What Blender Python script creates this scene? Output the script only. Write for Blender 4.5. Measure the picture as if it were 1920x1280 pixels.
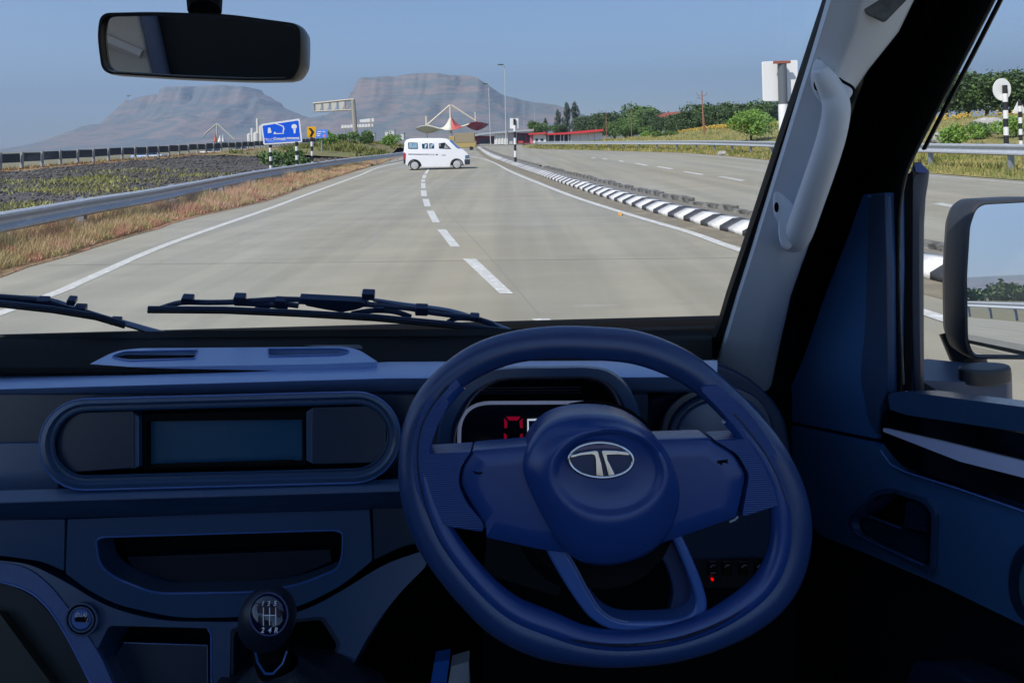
import bpy, bmesh, math, random
import numpy as np
from math import radians, sin, cos, pi, tan, atan2, sqrt
from mathutils import Vector, Matrix, noise
from mathutils.geometry import tessellate_polygon

random.seed(7); np.random.seed(7)
for o in list(bpy.data.objects): bpy.data.objects.remove(o)
SC = bpy.context.scene
COL = SC.collection

# ------------------------------------------------------------------ camera
F, CX, CY, EYE, ROLL = 1200.0, 960.0, 260.0, 1.7, radians(1.5)
cd = bpy.data.cameras.new('camera'); cam = bpy.data.objects.new('camera', cd); COL.objects.link(cam)
cd.sensor_width = 36.0; cd.lens = F/1920*36.0; cd.shift_y = -(640-CY)/1920
cd.clip_start = 0.02; cd.clip_end = 30000
ca, sa = cos(ROLL), sin(ROLL)
cam.matrix_world = Matrix(((ca, sa, 0, 0), (0, 0, -1, 0), (-sa, ca, 0, EYE), (0, 0, 0, 1)))
SC.camera = cam

# ------------------------------------------------------------------ sky, sun, exposure
SUN_EL, SUN_AZ = radians(48), radians(222)      # azimuth clockwise from +Y: the sun stands to the left, a little behind
w = bpy.data.worlds.new('World'); SC.world = w; w.use_nodes = True
nt = w.node_tree; nt.nodes.clear()
sky = nt.nodes.new('ShaderNodeTexSky'); sky.sky_type = 'NISHITA'; sky.sun_disc = False
sky.sun_elevation = SUN_EL; sky.sun_rotation = SUN_AZ
sky.air_density = 1.0; sky.dust_density = 0.0; sky.ozone_density = 5.0; sky.altitude = 0
bg = nt.nodes.new('ShaderNodeBackground'); bg.inputs[1].default_value = 0.080
wo = nt.nodes.new('ShaderNodeOutputWorld')
nt.links.new(sky.outputs[0], bg.inputs[0]); nt.links.new(bg.outputs[0], wo.inputs[0])
sl = bpy.data.lights.new('sun', 'SUN'); sl.energy = 3.2; sl.angle = radians(0.53); sl.color = (1.0, 0.95, 0.87)
sun = bpy.data.objects.new('sun', sl); COL.objects.link(sun)
sdir = Vector((sin(SUN_AZ)*cos(SUN_EL), cos(SUN_AZ)*cos(SUN_EL), sin(SUN_EL)))
sun.rotation_euler = sdir.to_track_quat('Z', 'Y').to_euler(); sun.location = (0, 0, 50)
SC.view_settings.view_transform = 'Standard'; SC.view_settings.look = 'None'
SC.view_settings.gamma = 1.0; SC.view_settings.exposure = 0.90; SC.view_settings.use_curve_mapping = False
SC.render.engine = 'CYCLES'
cy = SC.cycles
cy.use_denoising = True
cy.max_bounces = 8; cy.diffuse_bounces = 4; cy.glossy_bounces = 4; cy.transparent_max_bounces = 12; cy.volume_bounces = 0
cy.sample_clamp_indirect = 6.0; cy.caustics_reflective = False; cy.caustics_refractive = False

# ------------------------------------------------------------------ picture rays to points in the place
def ray(px, py):
    u = (px-CX)/F; v = -(py-CY)/F
    return Vector((u*ca+v*sa, 1.0, -u*sa+v*ca))
CAM = Vector((0, 0, EYE))
def P(px, py, d): return CAM+ray(px, py)*d
def G(px, py, z=0.0):
    r = ray(px, py); return CAM+r*((z-EYE)/r.z)

class Plane:
    def __init__(s, p, n): s.p = Vector(p); s.n = Vector(n).normalized()
    def at(s, px, py, h=0.0):
        r = ray(px, py); t = (s.p+s.n*h-CAM).dot(s.n)/r.dot(s.n)
        return CAM+r*t
    def up(s, h): return Plane(s.p+s.n*h, s.n)
def tilt(px, py, d, deg): return Plane(P(px, py, d), (0, -cos(radians(deg)), sin(radians(deg))))
def SX(x): return Plane((x, 0, 0), (-1, 0, 0))
def SZ(z): return Plane((0, 0, EYE+z), (0, 0, 1))

# ------------------------------------------------------------------ materials
def lin(c):
    return tuple(((x/255)/12.92 if x/255 <= 0.04045 else ((x/255+0.055)/1.055)**2.4) for x in c)+(1,)
MATS = {}
def M(name, col, rough=0.5, metal=0.0, spec=0.5, var=None, vscale=3.0, bump=0.0, bscale=200.0, coat=0.0, stretch=None, detail=4, emit=None, sheen=0):
    if name in MATS: return MATS[name]
    m = bpy.data.materials.new(name); m.use_nodes = True
    t = m.node_tree; b = t.nodes['Principled BSDF']
    col = tuple(col)+((1,) if len(col) == 3 else ())
    b.inputs['Base Color'].default_value = col
    b.inputs['Roughness'].default_value = rough; b.inputs['Metallic'].default_value = metal
    b.inputs['Specular IOR Level'].default_value = spec
    if coat: b.inputs['Coat Weight'].default_value = coat; b.inputs['Coat Roughness'].default_value = 0.05
    if emit: b.inputs['Emission Color'].default_value = tuple(emit[:3])+(1,); b.inputs['Emission Strength'].default_value = emit[3]
    tc = t.nodes.new('ShaderNodeTexCoord'); mp = t.nodes.new('ShaderNodeMapping')
    t.links.new(tc.outputs['Object'], mp.inputs[0])
    if stretch: mp.inputs['Scale'].default_value = stretch
    if var:
        n = t.nodes.new('ShaderNodeTexNoise'); n.inputs['Scale'].default_value = vscale; n.inputs['Detail'].default_value = detail
        n.inputs['Roughness'].default_value = 0.6
        r = t.nodes.new('ShaderNodeValToRGB'); cr = r.color_ramp
        cs = [col]+[tuple(c)+((1,) if len(c) == 3 else ()) for c in var]
        cr.elements[0].position = 0.32; cr.elements[0].color = cs[0]
        cr.elements[1].position = 0.68; cr.elements[1].color = cs[-1]
        for i, c in enumerate(cs[1:-1]):
            e = cr.elements.new(0.32+0.36*(i+1)/(len(cs)-1)); e.color = c
        t.links.new(mp.outputs[0], n.inputs[0]); t.links.new(n.outputs[0], r.inputs[0]); t.links.new(r.outputs[0], b.inputs['Base Color'])
    if bump:
        n = t.nodes.new('ShaderNodeTexNoise'); n.inputs['Scale'].default_value = bscale; n.inputs['Detail'].default_value = 3
        bp = t.nodes.new('ShaderNodeBump'); bp.inputs['Strength'].default_value = bump; bp.inputs['Distance'].default_value = 1.0/bscale
        t.links.new(mp.outputs[0], n.inputs[0]); t.links.new(n.outputs[0], bp.inputs['Height']); t.links.new(bp.outputs[0], b.inputs['Normal'])
    MATS[name] = m; return m
def glass_mat(name, gl=0.03, tint=(1, 1, 1)):
    m = bpy.data.materials.new(name); m.use_nodes = True; t = m.node_tree; t.nodes.clear()
    o = t.nodes.new('ShaderNodeOutputMaterial'); a = t.nodes.new('ShaderNodeBsdfTransparent'); g = t.nodes.new('ShaderNodeBsdfGlossy'); x = t.nodes.new('ShaderNodeMixShader')
    a.inputs[0].default_value = tuple(tint)+(1,); g.inputs['Roughness'].default_value = 0.0
    x.inputs[0].default_value = gl
    t.links.new(a.outputs[0], x.inputs[1]); t.links.new(g.outputs[0], x.inputs[2]); t.links.new(x.outputs[0], o.inputs[0])
    return m

# interior plastics (navy)
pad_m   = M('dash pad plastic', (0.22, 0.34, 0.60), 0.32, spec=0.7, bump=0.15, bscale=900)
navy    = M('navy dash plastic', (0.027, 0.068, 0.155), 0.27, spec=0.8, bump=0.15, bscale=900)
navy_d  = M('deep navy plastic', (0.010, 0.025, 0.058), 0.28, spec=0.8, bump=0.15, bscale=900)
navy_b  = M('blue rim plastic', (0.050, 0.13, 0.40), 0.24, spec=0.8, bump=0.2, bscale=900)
black   = M('black plastic', (0.003, 0.0035, 0.005), 0.85, spec=0.15)
blackg  = M('gloss black trim', (0.004, 0.004, 0.005), 0.08, coat=0.6)
rubber  = M('black rubber seal', (0.006, 0.007, 0.007), 0.55, spec=0.25)
leather = M('navy wheel leather', (0.022, 0.056, 0.175), 0.27, spec=0.7, bump=0.22, bscale=1100)
leather_s = M('navy wheel cover', (0.018, 0.062, 0.25), 0.26, spec=0.6, bump=0.12, bscale=1200)
grey_t  = M('grey pillar trim', (0.68, 0.74, 0.82), 0.5, bump=0.12, bscale=700)
grey_h  = M('grey handle plastic', (0.74, 0.80, 0.88), 0.42, bump=0.1, bscale=700)
chrome  = M('chrome', (0.75, 0.78, 0.85), 0.12, metal=1.0)
silverp = M('silver paint', (0.66, 0.70, 0.95), 0.28, metal=0.1)
mirror_m = M('mirror glass', (0.9, 0.92, 0.93), 0.0, metal=1.0)
dmirror_m = M('tinted mirror glass', (0.85, 0.85, 0.85), 0.0, metal=1.0)
beige   = M('beige trim', (0.80, 0.70, 0.58), 0.7, bump=0.1, bscale=40)
screenm = M('blank screen', (0.018, 0.085, 0.17), 0.18)
fabric  = M('headliner fabric', (0.14, 0.15, 0.15), 0.9, var=[(0.07, 0.075, 0.078)], vscale=90, bump=0.3, bscale=300)
redled  = M('red display segment', (0.4, 0.0, 0.02), 0.4, emit=(0.6, 0.0, 0.05, 0.13))
whitep  = M('white print', (0.75, 0.78, 0.85), 0.5)
clear   = glass_mat('clear window glass', 0.035)
def ribbed(name, col, scale, rot):
    m = M(name, col, 0.34); t = m.node_tree; b = t.nodes['Principled BSDF']
    mp = [n for n in t.nodes if n.type == 'MAPPING'][0]; mp.inputs['Rotation'].default_value = (0, radians(rot), 0)
    wv = t.nodes.new('ShaderNodeTexWave'); wv.inputs['Scale'].default_value = scale; wv.bands_direction = 'Z'
    wv.inputs['Distortion'].default_value = 1.0; wv.inputs['Detail Scale'].default_value = 0.4
    bp = t.nodes.new('ShaderNodeBump'); bp.inputs['Strength'].default_value = 0.35; bp.inputs['Distance'].default_value = 0.0008
    t.links.new(mp.outputs[0], wv.inputs[0]); t.links.new(wv.outputs[0], bp.inputs['Height']); t.links.new(bp.outputs[0], b.inputs['Normal'])
    return m
grip_m = ribbed('ribbed grip', (0.018, 0.058, 0.23), 190, 0)
grip_m2 = ribbed('ribbed console plastic', (0.05, 0.10, 0.27), 110, 50)

# ------------------------------------------------------------------ object helpers
def tag(o, label=None, cat=None, group=None, kind=None):
    if label: o['label'] = label
    if cat: o['category'] = cat
    if group: o['group'] = group
    if kind: o['kind'] = kind
    return o
def empty(name, loc=(0, 0, 0), rz=0.0, label=None, cat=None, group=None, kind=None):
    o = bpy.data.objects.new(name, None); COL.objects.link(o); o.location = loc; o.rotation_euler = (0, 0, rz); o.empty_display_size = 0.2
    return tag(o, label, cat, group, kind)
def link(name, me, mat, parent=None):
    if mat is not None and len(me.materials) == 0: me.materials.append(mat)
    o = bpy.data.objects.new(name, me); COL.objects.link(o)
    if parent is not None: o.parent = parent
    return o
def mk(name, vs, fs, mat, parent=None, smooth=False, bevel=0.0, seg=2, recalc=True, angle=40):
    me = bpy.data.meshes.new(name)
    me.from_pydata([tuple(v) for v in vs], [], fs)
    if recalc:
        bm = bmesh.new(); bm.from_mesh(me); bmesh.ops.remove_doubles(bm, verts=bm.verts, dist=1e-6)
        bmesh.ops.recalc_face_normals(bm, faces=bm.faces); bm.to_mesh(me); bm.free()
    o = link(name, me, mat, parent)
    if smooth or bevel:
        me.polygons.foreach_set('use_smooth', [True]*len(me.polygons))
    if smooth and not bevel: me.set_sharp_from_angle(angle=radians(angle))
    if bevel:
        b = o.modifiers.new('bevel', 'BEVEL'); b.width = bevel; b.segments = seg; b.limit_method = 'ANGLE'; b.angle_limit = radians(angle)
        wn = o.modifiers.new('wn', 'WEIGHTED_NORMAL'); wn.keep_sharp = False
    me.update(); return o
class MB:
    def __init__(s): s.v = []; s.f = []
    def add(s, vs, fs):
        k = len(s.v); s.v += [Vector(v) for v in vs]; s.f += [tuple(i+k for i in f) for f in fs]; return s
    def box(s, c, size, rz=0.0, top=1.0):
        c = Vector(c); x, y, z = size[0]/2, size[1]/2, size[2]/2; R = Matrix.Rotation(rz, 3, 'Z')
        vs = [c+R@Vector((a*x*(top if e > 0 else 1), b*y*(top if e > 0 else 1), e*z)) for e in (-1, 1) for a, b in ((-1, -1), (1, -1), (1, 1), (-1, 1))]
        return s.add(vs, [(3, 2, 1, 0), (4, 5, 6, 7), (0, 1, 5, 4), (1, 2, 6, 5), (2, 3, 7, 6), (3, 0, 4, 7)])
    def tube(s, pts, r, n=8, closed=False, cap=True, flat=1.0):
        pts = [Vector(p) for p in pts]; N = len(pts); rs = r if hasattr(r, '__len__') else [r]*N
        prev = None; vs = []
        for i, p in enumerate(pts):
            if closed: t = (pts[(i+1) % N]-pts[i-1])
            else: t = pts[min(i+1, N-1)]-pts[max(i-1, 0)]
            t.normalize()
            if prev is None:
                a = Vector((0, 0, 1)) if abs(t.z) < 0.9 else Vector((0, 1, 0)); e1 = t.cross(a).normalized()
            else: e1 = (prev-t*prev.dot(t)).normalized()
            prev = e1; e2 = t.cross(e1)
            vs += [p+e1*rs[i]*cos(2*pi*k/n)+e2*rs[i]*flat*sin(2*pi*k/n) for k in range(n)]
        fs = []
        for i in range(N if closed else N-1):
            j = (i+1) % N
            fs += [(i*n+k, i*n+(k+1) % n, j*n+(k+1) % n, j*n+k) for k in range(n)]
        if cap and not closed: fs += [tuple(range(n))[::-1], tuple((N-1)*n+k for k in range(n))]
        return s.add(vs, fs)
    def build(s, name, mat, parent=None, **k): return mk(name, s.v, s.f, mat, parent, **k)
def smoothpath(pts, n=6, closed=False):
    out = []; N = len(pts); pts = [Vector(p) for p in pts]
    for i in range(N if closed else N-1):
        if closed: a, b, c, d = pts[i-1], pts[i], pts[(i+1) % N], pts[(i+2) % N]
        else: a, b, c, d = pts[max(i-1, 0)], pts[i], pts[i+1], pts[min(i+2, N-1)]
        for k in range(n):
            t = k/n
            out.append(0.5*((2*b)+(c-a)*t+(2*a-5*b+4*c-d)*t*t+(3*b-a-3*c+d)*t**3))
    if not closed: out.append(pts[-1])
    return out
def sp(pts, n=5, closed=True):
    return [(p.x, p.y) for p in smoothpath([Vector((a, b, 0)) for a, b in pts], n, closed)]
def rp(pts, r=10, n=5):
    out = []; N = len(pts)
    for i in range(N):
        p = Vector(pts[i][:2]); a = Vector(pts[i-1][:2]); b = Vector(pts[(i+1) % N][:2])
        rr = pts[i][2] if len(pts[i]) > 2 else r
        da, db = (a-p), (b-p); k = min(rr, da.length*0.48, db.length*0.48)
        if k < 0.5: out.append((p.x, p.y)); continue
        s, e = p+da.normalized()*k, p+db.normalized()*k
        for j in range(n+1):
            t = j/n; q = s*(1-t)**2+p*2*t*(1-t)+e*t*t; out.append((q.x, q.y))
    return out
def pill(x0, y0, x1, y1, shear=0.0, n=12):
    r = (y1-y0)/2; cyy = (y0+y1)/2; out = []
    for k in range(n+1):
        a = -pi/2+pi*k/n; out.append((x1-r+r*cos(a), cyy+r*sin(a)))
    for k in range(n+1):
        a = pi/2+pi*k/n; out.append((x0+r+r*cos(a), cyy+r*sin(a)))
    xm = (x0+x1)/2
    return [(x, y+(x-xm)*shear) for x, y in out]
def ell(cx, cy_, rx, ry, n=32, rot=0.0):
    return [(cx+rx*cos(2*pi*k/n)*cos(rot)-ry*sin(2*pi*k/n)*sin(rot), cy_+rx*cos(2*pi*k/n)*sin(rot)+ry*sin(2*pi*k/n)*cos(rot)) for k in range(n)]
def slab(name, loops, surf, thick, mat, parent=None, bevel=0.0015, seg=2, h=0.0):
    if not isinstance(loops[0][0], (tuple, list)): loops = [loops]
    L = [[surf.at(x, y, h) for x, y in lp] for lp in loops]
    flat = [p for lp in L for p in lp]; n = len(flat); vs = flat+[p-surf.n*thick for p in flat]; fs = []
    if len(L) == 1:
        fs += [tuple(range(n)), tuple(range(2*n-1, n-1, -1))]
    else:
        tri = tessellate_polygon(L); fs += [tuple(t) for t in tri]+[tuple(i+n for i in t[::-1]) for t in tri]
    k = 0
    for lp in L:
        m = len(lp)
        fs += [(k+i, k+(i+1) % m, k+(i+1) % m+n, k+i+n) for i in range(m)]; k += m
    return mk(name, vs, fs, mat, parent, bevel=bevel, seg=seg) if bevel else mk(name, vs, fs, mat, parent)
def loft(name, rows, mat, parent=None, closed=False, smooth=True, thick=0.0, angle=40):
    n = len(rows[0]); vs = [p for r in rows for p in r]; fs = []
    for i in range(len(rows)-1):
        for k in range(n if closed else n-1):
            fs.append((i*n+k, i*n+(k+1) % n, (i+1)*n+(k+1) % n, (i+1)*n+k))
    o = mk(name, vs, fs, mat, parent, smooth=smooth, recalc=True, angle=angle)
    if thick:
        s = o.modifiers.new('solid', 'SOLIDIFY'); s.thickness = thick; s.offset = 0
    return o
def dome(name, outline, c, rings, surf, mat, parent=None):
    n = len(outline); rows = []
    for s, h in rings:
        rows.append([surf.at(c[0]+(x-c[0])*s, c[1]+(y-c[1])*s)+surf.n*h for x, y in outline])
    vs = [p for r in rows for p in r]; fs = []
    for i in range(len(rows)-1):
        fs += [(i*n+k, i*n+(k+1) % n, (i+1)*n+(k+1) % n, (i+1)*n+k) for k in range(n)]
    fs.append(tuple((len(rows)-1)*n+k for k in range(n)))
    return mk(name, vs, fs, mat, parent, smooth=True, angle=60)
def ptube(name, pts, surf, r, mat, parent=None, closed=False, h=0.0, n=8, flat=1.0):
    rr = [q*1.0 for q in r] if hasattr(r, '__len__') else r
    b = MB(); b.tube([surf.at(x, y, h) for x, y in pts], rr, n, closed, flat=flat); return b.build(name, mat, parent, smooth=True, angle=60)
def text(s, surf, px, py, hpx, mat, parent, ext=0.0004, h=0.001, sx=1.0, name='lettering', bold=0.0):
    cu = bpy.data.curves.new(name, 'FONT'); cu.body = s; cu.align_x = 'CENTER'; cu.align_y = 'CENTER'
    o0 = surf.at(px, py, h); r = surf.at(px+10, py, h)-o0; sc = r.length/10
    X = r.normalized(); Y = surf.n.cross(X)
    cu.size = hpx*sc/0.72; cu.extrude = ext; cu.offset = bold*cu.size; cu.resolution_u = 2
    tmp = bpy.data.objects.new('tmp', cu); COL.objects.link(tmp)
    dg = bpy.context.evaluated_depsgraph_get(); me = bpy.data.meshes.new_from_object(tmp.evaluated_get(dg))
    bpy.data.objects.remove(tmp)
    Mx = Matrix((X*sx, Y, surf.n)).transposed().to_4x4(); Mx.translation = o0
    me.transform(Mx); me.materials.clear(); me.materials.append(mat)
    o = bpy.data.objects.new(name, me); COL.objects.link(o); o.parent = parent; return o

# =================================================================== THE PLACE OUTSIDE
concrete_m = bpy.data.materials.new('road concrete'); concrete_m.use_nodes = True
def build_concrete(m):
    t = m.node_tree; b = t.nodes['Principled BSDF']; L = t.links.new; N = t.nodes.new
    tc = N('ShaderNodeTexCoord')
    def noise_(scale, st, det=5, rough=0.6):
        mp = N('ShaderNodeMapping'); mp.inputs['Scale'].default_value = st; n = N('ShaderNodeTexNoise')
        n.inputs['Scale'].default_value = scale; n.inputs['Detail'].default_value = det; n.inputs['Roughness'].default_value = rough
        L(tc.outputs['Object'], mp.inputs[0]); L(mp.outputs[0], n.inputs[0]); return n.outputs[0]
    def ramp(src, a, ca_, b_, cb):
        r = N('ShaderNodeValToRGB'); r.color_ramp.elements[0].position = a; r.color_ramp.elements[0].color = ca_+(1,)
        r.color_ramp.elements[1].position = b_; r.color_ramp.elements[1].color = cb+(1,); L(src, r.inputs[0]); return r.outputs[0]
    def mix(f, a, c, mode='MIX'):
        x = N('ShaderNodeMix'); x.data_type = 'RGBA'; x.blend_type = mode
        if isinstance(f, float): x.inputs[0].default_value = f
        else: L(f, x.inputs[0])
        L(a, x.inputs[6]); L(c, x.inputs[7]) if not isinstance(c, tuple) else setattr(x.inputs[7], 'default_value', c+(1,)); return x.outputs[2]
    base = ramp(noise_(0.16, (1, 0.35, 1)), 0.36, (0.33, 0.302, 0.228), 0.62, (0.338, 0.328, 0.275))
    streak = ramp(noise_(0.9, (0.45, 1.5, 1), 5), 0.38, (0.93, 0.93, 0.93), 0.66, (1.05, 1.05, 1.045))
    c = mix(1.0, base, streak, 'MULTIPLY')
    tyre = ramp(noise_(0.7, (1.6, 0.05, 1), 3), 0.42, (0.88, 0.885, 0.89), 0.6, (1.04, 1.03, 1.02))
    c = mix(1.0, c, tyre, 'MULTIPLY')
    pale = ramp(noise_(0.55, (0.5, 2.2, 1), 6, 0.7), 0.63, (0, 0, 0), 0.72, (1, 1, 1))
    x = N('ShaderNodeMix'); x.data_type = 'RGBA'; f = N('ShaderNodeMath'); f.operation = 'MULTIPLY'; f.inputs[1].default_value = 0.55
    L(pale, f.inputs[0]); L(f.outputs[0], x.inputs[0]); L(c, x.inputs[6]); x.inputs[7].default_value = (0.40, 0.39, 0.36, 1); c = x.outputs[2]
    dark = ramp(noise_(0.9, (1, 1.4, 1), 6, 0.75), 0.66, (0, 0, 0), 0.76, (1, 1, 1))
    x = N('ShaderNodeMix'); x.data_type = 'RGBA'; f = N('ShaderNodeMath'); f.operation = 'MULTIPLY'; f.inputs[1].default_value = 0.5
    L(dark, f.inputs[0]); L(f.outputs[0], x.inputs[0]); L(c, x.inputs[6]); x.inputs[7].default_value = (0.15, 0.14, 0.13, 1); c = x.outputs[2]
    fine = ramp(noise_(60, (1, 1, 1), 4, 0.7), 0.3, (0.88, 0.88, 0.88), 0.7, (1.08, 1.08, 1.08))
    c = mix(1.0, c, fine, 'MULTIPLY')
    L(c, b.inputs['Base Color']); b.inputs['Roughness'].default_value = 0.8; b.inputs['Specular IOR Level'].default_value = 0.3
    bp = N('ShaderNodeBump'); bp.inputs['Strength'].default_value = 0.3; bp.inputs['Distance'].default_value = 0.01
    L(noise_(25, (1, 1, 1)), bp.inputs['Height']); L(bp.outputs[0], b.inputs['Normal'])
build_concrete(concrete_m)
MATS['road concrete'] = concrete_m
paint = M('road paint', (0.66, 0.66, 0.62), 0.6, var=[(0.52, 0.51, 0.47), (0.74, 0.74, 0.71)], vscale=6, bump=0.2, bscale=80)
paint_old = M('worn road paint', (0.40, 0.395, 0.37), 0.7, var=[(0.55, 0.55, 0.52)], vscale=4)
dust = M('dust on concrete', (0.25, 0.215, 0.145), 0.9, var=[(0.19, 0.165, 0.12), (0.30, 0.26, 0.18)], vscale=1.6, bump=0.3, bscale=40)
joint_m = M('joint filler', (0.23, 0.22, 0.195), 0.9)
white_k = M('kerb white', (0.74, 0.74, 0.73), 0.6, var=[(0.62, 0.61, 0.58), (0.8, 0.8, 0.79)], vscale=9, bump=0.3, bscale=60)
black_k = M('kerb black', (0.035, 0.037, 0.045), 0.55, var=[(0.06, 0.06, 0.065)], vscale=8, bump=0.3, bscale=60)
stone_m = M('weathered kerb concrete', (0.05, 0.048, 0.042), 0.9, var=[(0.16, 0.155, 0.14), (0.30, 0.29, 0.27)], vscale=5, bump=0.8, bscale=30, detail=8)
soil_m = M('median soil', (0.16, 0.15, 0.125), 0.95, var=[(0.22, 0.21, 0.18)], vscale=5, bump=0.6, bscale=30)
field_m = M('open ground', (0.16, 0.17, 0.11), 0.95, var=[(0.20, 0.18, 0.11), (0.12, 0.15, 0.08)], vscale=0.02, bump=0.2, bscale=2)
gravel_m = M('dark rubble', (0.055, 0.050, 0.046), 0.95, var=[(0.09, 0.082, 0.075), (0.14, 0.125, 0.11)], vscale=3.5, bump=1.0, bscale=7, detail=10)
dry_m = M('dry soil', (0.46, 0.21, 0.13), 0.95, var=[(0.25, 0.17, 0.09), (0.33, 0.22, 0.12)], vscale=1.5, bump=0.8, bscale=12)
grass_g = M('verge turf', (0.20, 0.20, 0.05), 0.95, var=[(0.30, 0.25, 0.09), (0.12, 0.16, 0.04)], vscale=0.35, bump=0.8, bscale=10)
steel = M('galvanised steel', (0.50, 0.53, 0.57), 0.42, metal=0.2, var=[(0.43, 0.46, 0.50), (0.57, 0.60, 0.64)], vscale=4, stretch=(1, 1, 6))
steel_p = M('galvanised post', (0.33, 0.35, 0.38), 0.5, metal=0.4)
whitem = M('white paint', (0.78, 0.78, 0.77), 0.5)
blackm = M('black paint', (0.02, 0.02, 0.022), 0.5)

LEFT_EDGE = [(-7.0, -160), (-6.9, -10)]+[tuple(G(x, y).xy) for x, y in ((0, 512), (117, 482), (197, 455), (283, 431), (350, 410), (500, 376), (567, 352), (640, 329))]+[(-12.5, 72), (-16, 100), (-18, 150), (-18, 230)]
RIGHT_EDGE = [(18, -160), (17, -20), (16.2, 8)]+[tuple(G(x, y).xy) for x, y in ((1920, 339), (1741, 325), (1447, 301), (1396, 295.5), (1291, 287.5), (1185, 284), (1080, 281), (1000, 278.5))]+[(2, 140), (4, 230)]
def line2(pts, n=6): return [Vector((p.x, p.y, 0)) for p in smoothpath([Vector((a, b, 0)) for a, b in pts], n)]
LE, RE = line2(LEFT_EDGE), line2(RIGHT_EDGE)
def at_y(path, y):
    for a, b in zip(path, path[1:]):
        if (a.y-y)*(b.y-y) <= 0 and abs(b.y-a.y) > 1e-6:
            return a.x+(b.x-a.x)*(y-a.y)/(b.y-a.y)
    return path[0].x if y < path[0].y else path[-1].x
def strip(name, fa, fb, ys, mat, z=0.0, parent=None, nx=1):
    rows = [[Vector((fa(y)+(fb(y)-fa(y))*k/nx, y, z)) for k in range(nx+1)] for y in ys]
    return loft(name, rows, mat, parent, smooth=False)
# ground, road
R = 9000
gv = [Vector((R*1.0*sin(2*pi*k/48), R*cos(2*pi*k/48)+0, -0.12)) for k in range(48)]
tag(mk('ground', gv, [tuple(range(48))], field_m), kind='structure')
ys = list(np.arange(-160, 0, 20))+list(np.arange(0, 100, 2.0))+list(np.arange(100, 231, 10))
road = strip('road', lambda y: at_y(LE, y)-0.4, lambda y: at_y(RE, y)+0.4, ys, concrete_m, 0.0, nx=4)
tag(road, kind='structure')
def ribbon(name, path, wid, mat, z, parent):
    rows = []
    for i, p in enumerate(path):
        t = (path[min(i+1, len(path)-1)]-path[max(i-1, 0)]); nrm = Vector((t.y, -t.x, 0)).normalized()
        ww = wid(p.y) if callable(wid) else wid
        rows.append([Vector((p.x, p.y, z))-nrm*ww/2, Vector((p.x, p.y, z))+nrm*ww/2])
    return loft(name, rows, mat, parent, smooth=False)
def gpath(px, n=5, pre=(), post=()):
    return smoothpath([Vector((a, b, 0)) for a, b in pre]+[G(x, y) for x, y in px]+[Vector((a, b, 0)) for a, b in post], n)
left_line = gpath([(84, 557), (167, 522), (320, 456), (500, 393), (567, 368), (638, 342), (674, 329), (726, 310)], pre=[(-5.6, -60), (-5.5, -30), (-5.45, -12), (-5.42, -3), (-5.41, 2), (-5.41, 5)], post=[(-9, 75), (-9, 120)])
ribbon('edge_line', left_line, 0.17, paint, 0.004, road)
KB = gpath([(1395, 443), (1268, 410), (1214, 396), (1108, 363), (1021, 333), (966, 313), (918, 293.5)], pre=[(9.5, -60), (6.7, -3), (5.4, 3.5), (4.62, 7.2)], post=[(-4.6, 95), (-7, 130)])
right_line = gpath([(1389, 470), (1293, 436), (1184, 404), (1081, 371), (1021, 348), (960, 323), (909, 299)], pre=[(8.6, -60), (5.5, -2), (4.0, 4.5)], post=[(-7.6, 85), (-9, 120)])
ribbon('edge_line', right_line, 0.17, paint, 0.008, road)
dust_path = []
for p in KB: dust_path.append(Vector((p.x-0.26, p.y-0.12, 0)))
ribbon('dusty_gutter', dust_path, 0.62, dust, 0.004, road)
# centre dashes
dl = [((997, 597), (1030, 597), (1100, 645), (1060, 645)), ((868, 485), (892, 485), (962, 550), (937, 550)), ((820, 430), (836, 430), (863, 462.5), (845, 462.5)),
      ((800, 395), (813, 395), (825, 417), (811, 417)), ((792, 373), (804, 373), (808, 387), (796, 387)), ((789, 357), (799, 357), (801, 368), (790, 368)),
      ((789.5, 343), (797.5, 343), (798, 353), (789.5, 353)), ((790, 336.5), (797, 336.5), (797, 341), (790, 341)), ((793, 328), (800, 328), (798, 334.5), (791, 334.5)),
      ((803, 316), (806, 316), (801, 326), (795, 326))]
for q in dl:
    mk('lane_dash', [G(x, y, 0.004) for x, y in q], [(0, 1, 2, 3)], paint, road)
for q in (((1279, 322), (1286, 321.5), (1322, 327), (1314, 328)), ((1229, 312.5), (1236, 312), (1264, 316.5), (1257, 317.5)), ((1189, 306.5), (1195, 306), (1216, 309.5), (1210, 310.5)),
          ((1159, 301.5), (1164, 301), (1171, 303), (1166, 303.6)), ((1128, 297.5), (1132, 297), (1140, 298.6), (1136, 299.2)), ((1107, 295.6), (1111, 295.2), (1118, 296.5), (1114, 297)),
          ((1344, 331), (1354, 330.3), (1399, 338), (1389, 339.6)), ((1748, 382), (1765, 380), (1812, 388), (1795, 391))):
    mk('lane_dash', [G(x, y, 0.004) for x, y in q], [(0, 1, 2, 3)], paint if q[0][0] < 1340 else paint_old, road)
# longitudinal construction joints
for off in ((-0.0, 0.16), ):
    jp = gpath([(1010, 590), (900, 462), (845, 405), (822, 372), (812, 350), (812, 330)], post=[(-7, 70)])
    ribbon('slab_joint', jp, 0.012, joint_m, 0.004, road)
for yy in np.arange(4.5, 60, 5.0):
    jp = [Vector((x, yy-0.08*(x-xl), 0)) for xl in (at_y(LE, yy)+0.3,) for x in np.linspace(xl, at_y(KB, yy)-0.9, 6)]
    ribbon('slab_joint', jp, 0.010+0.0003*yy, joint_m, 0.0025, road)
far_line = ribbon('edge_line', [Vector((at_y(RE, y)-0.8, y, 0)) for y in list(range(-40, 100, 4))], 0.14, paint_old, 0.004, road)

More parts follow.
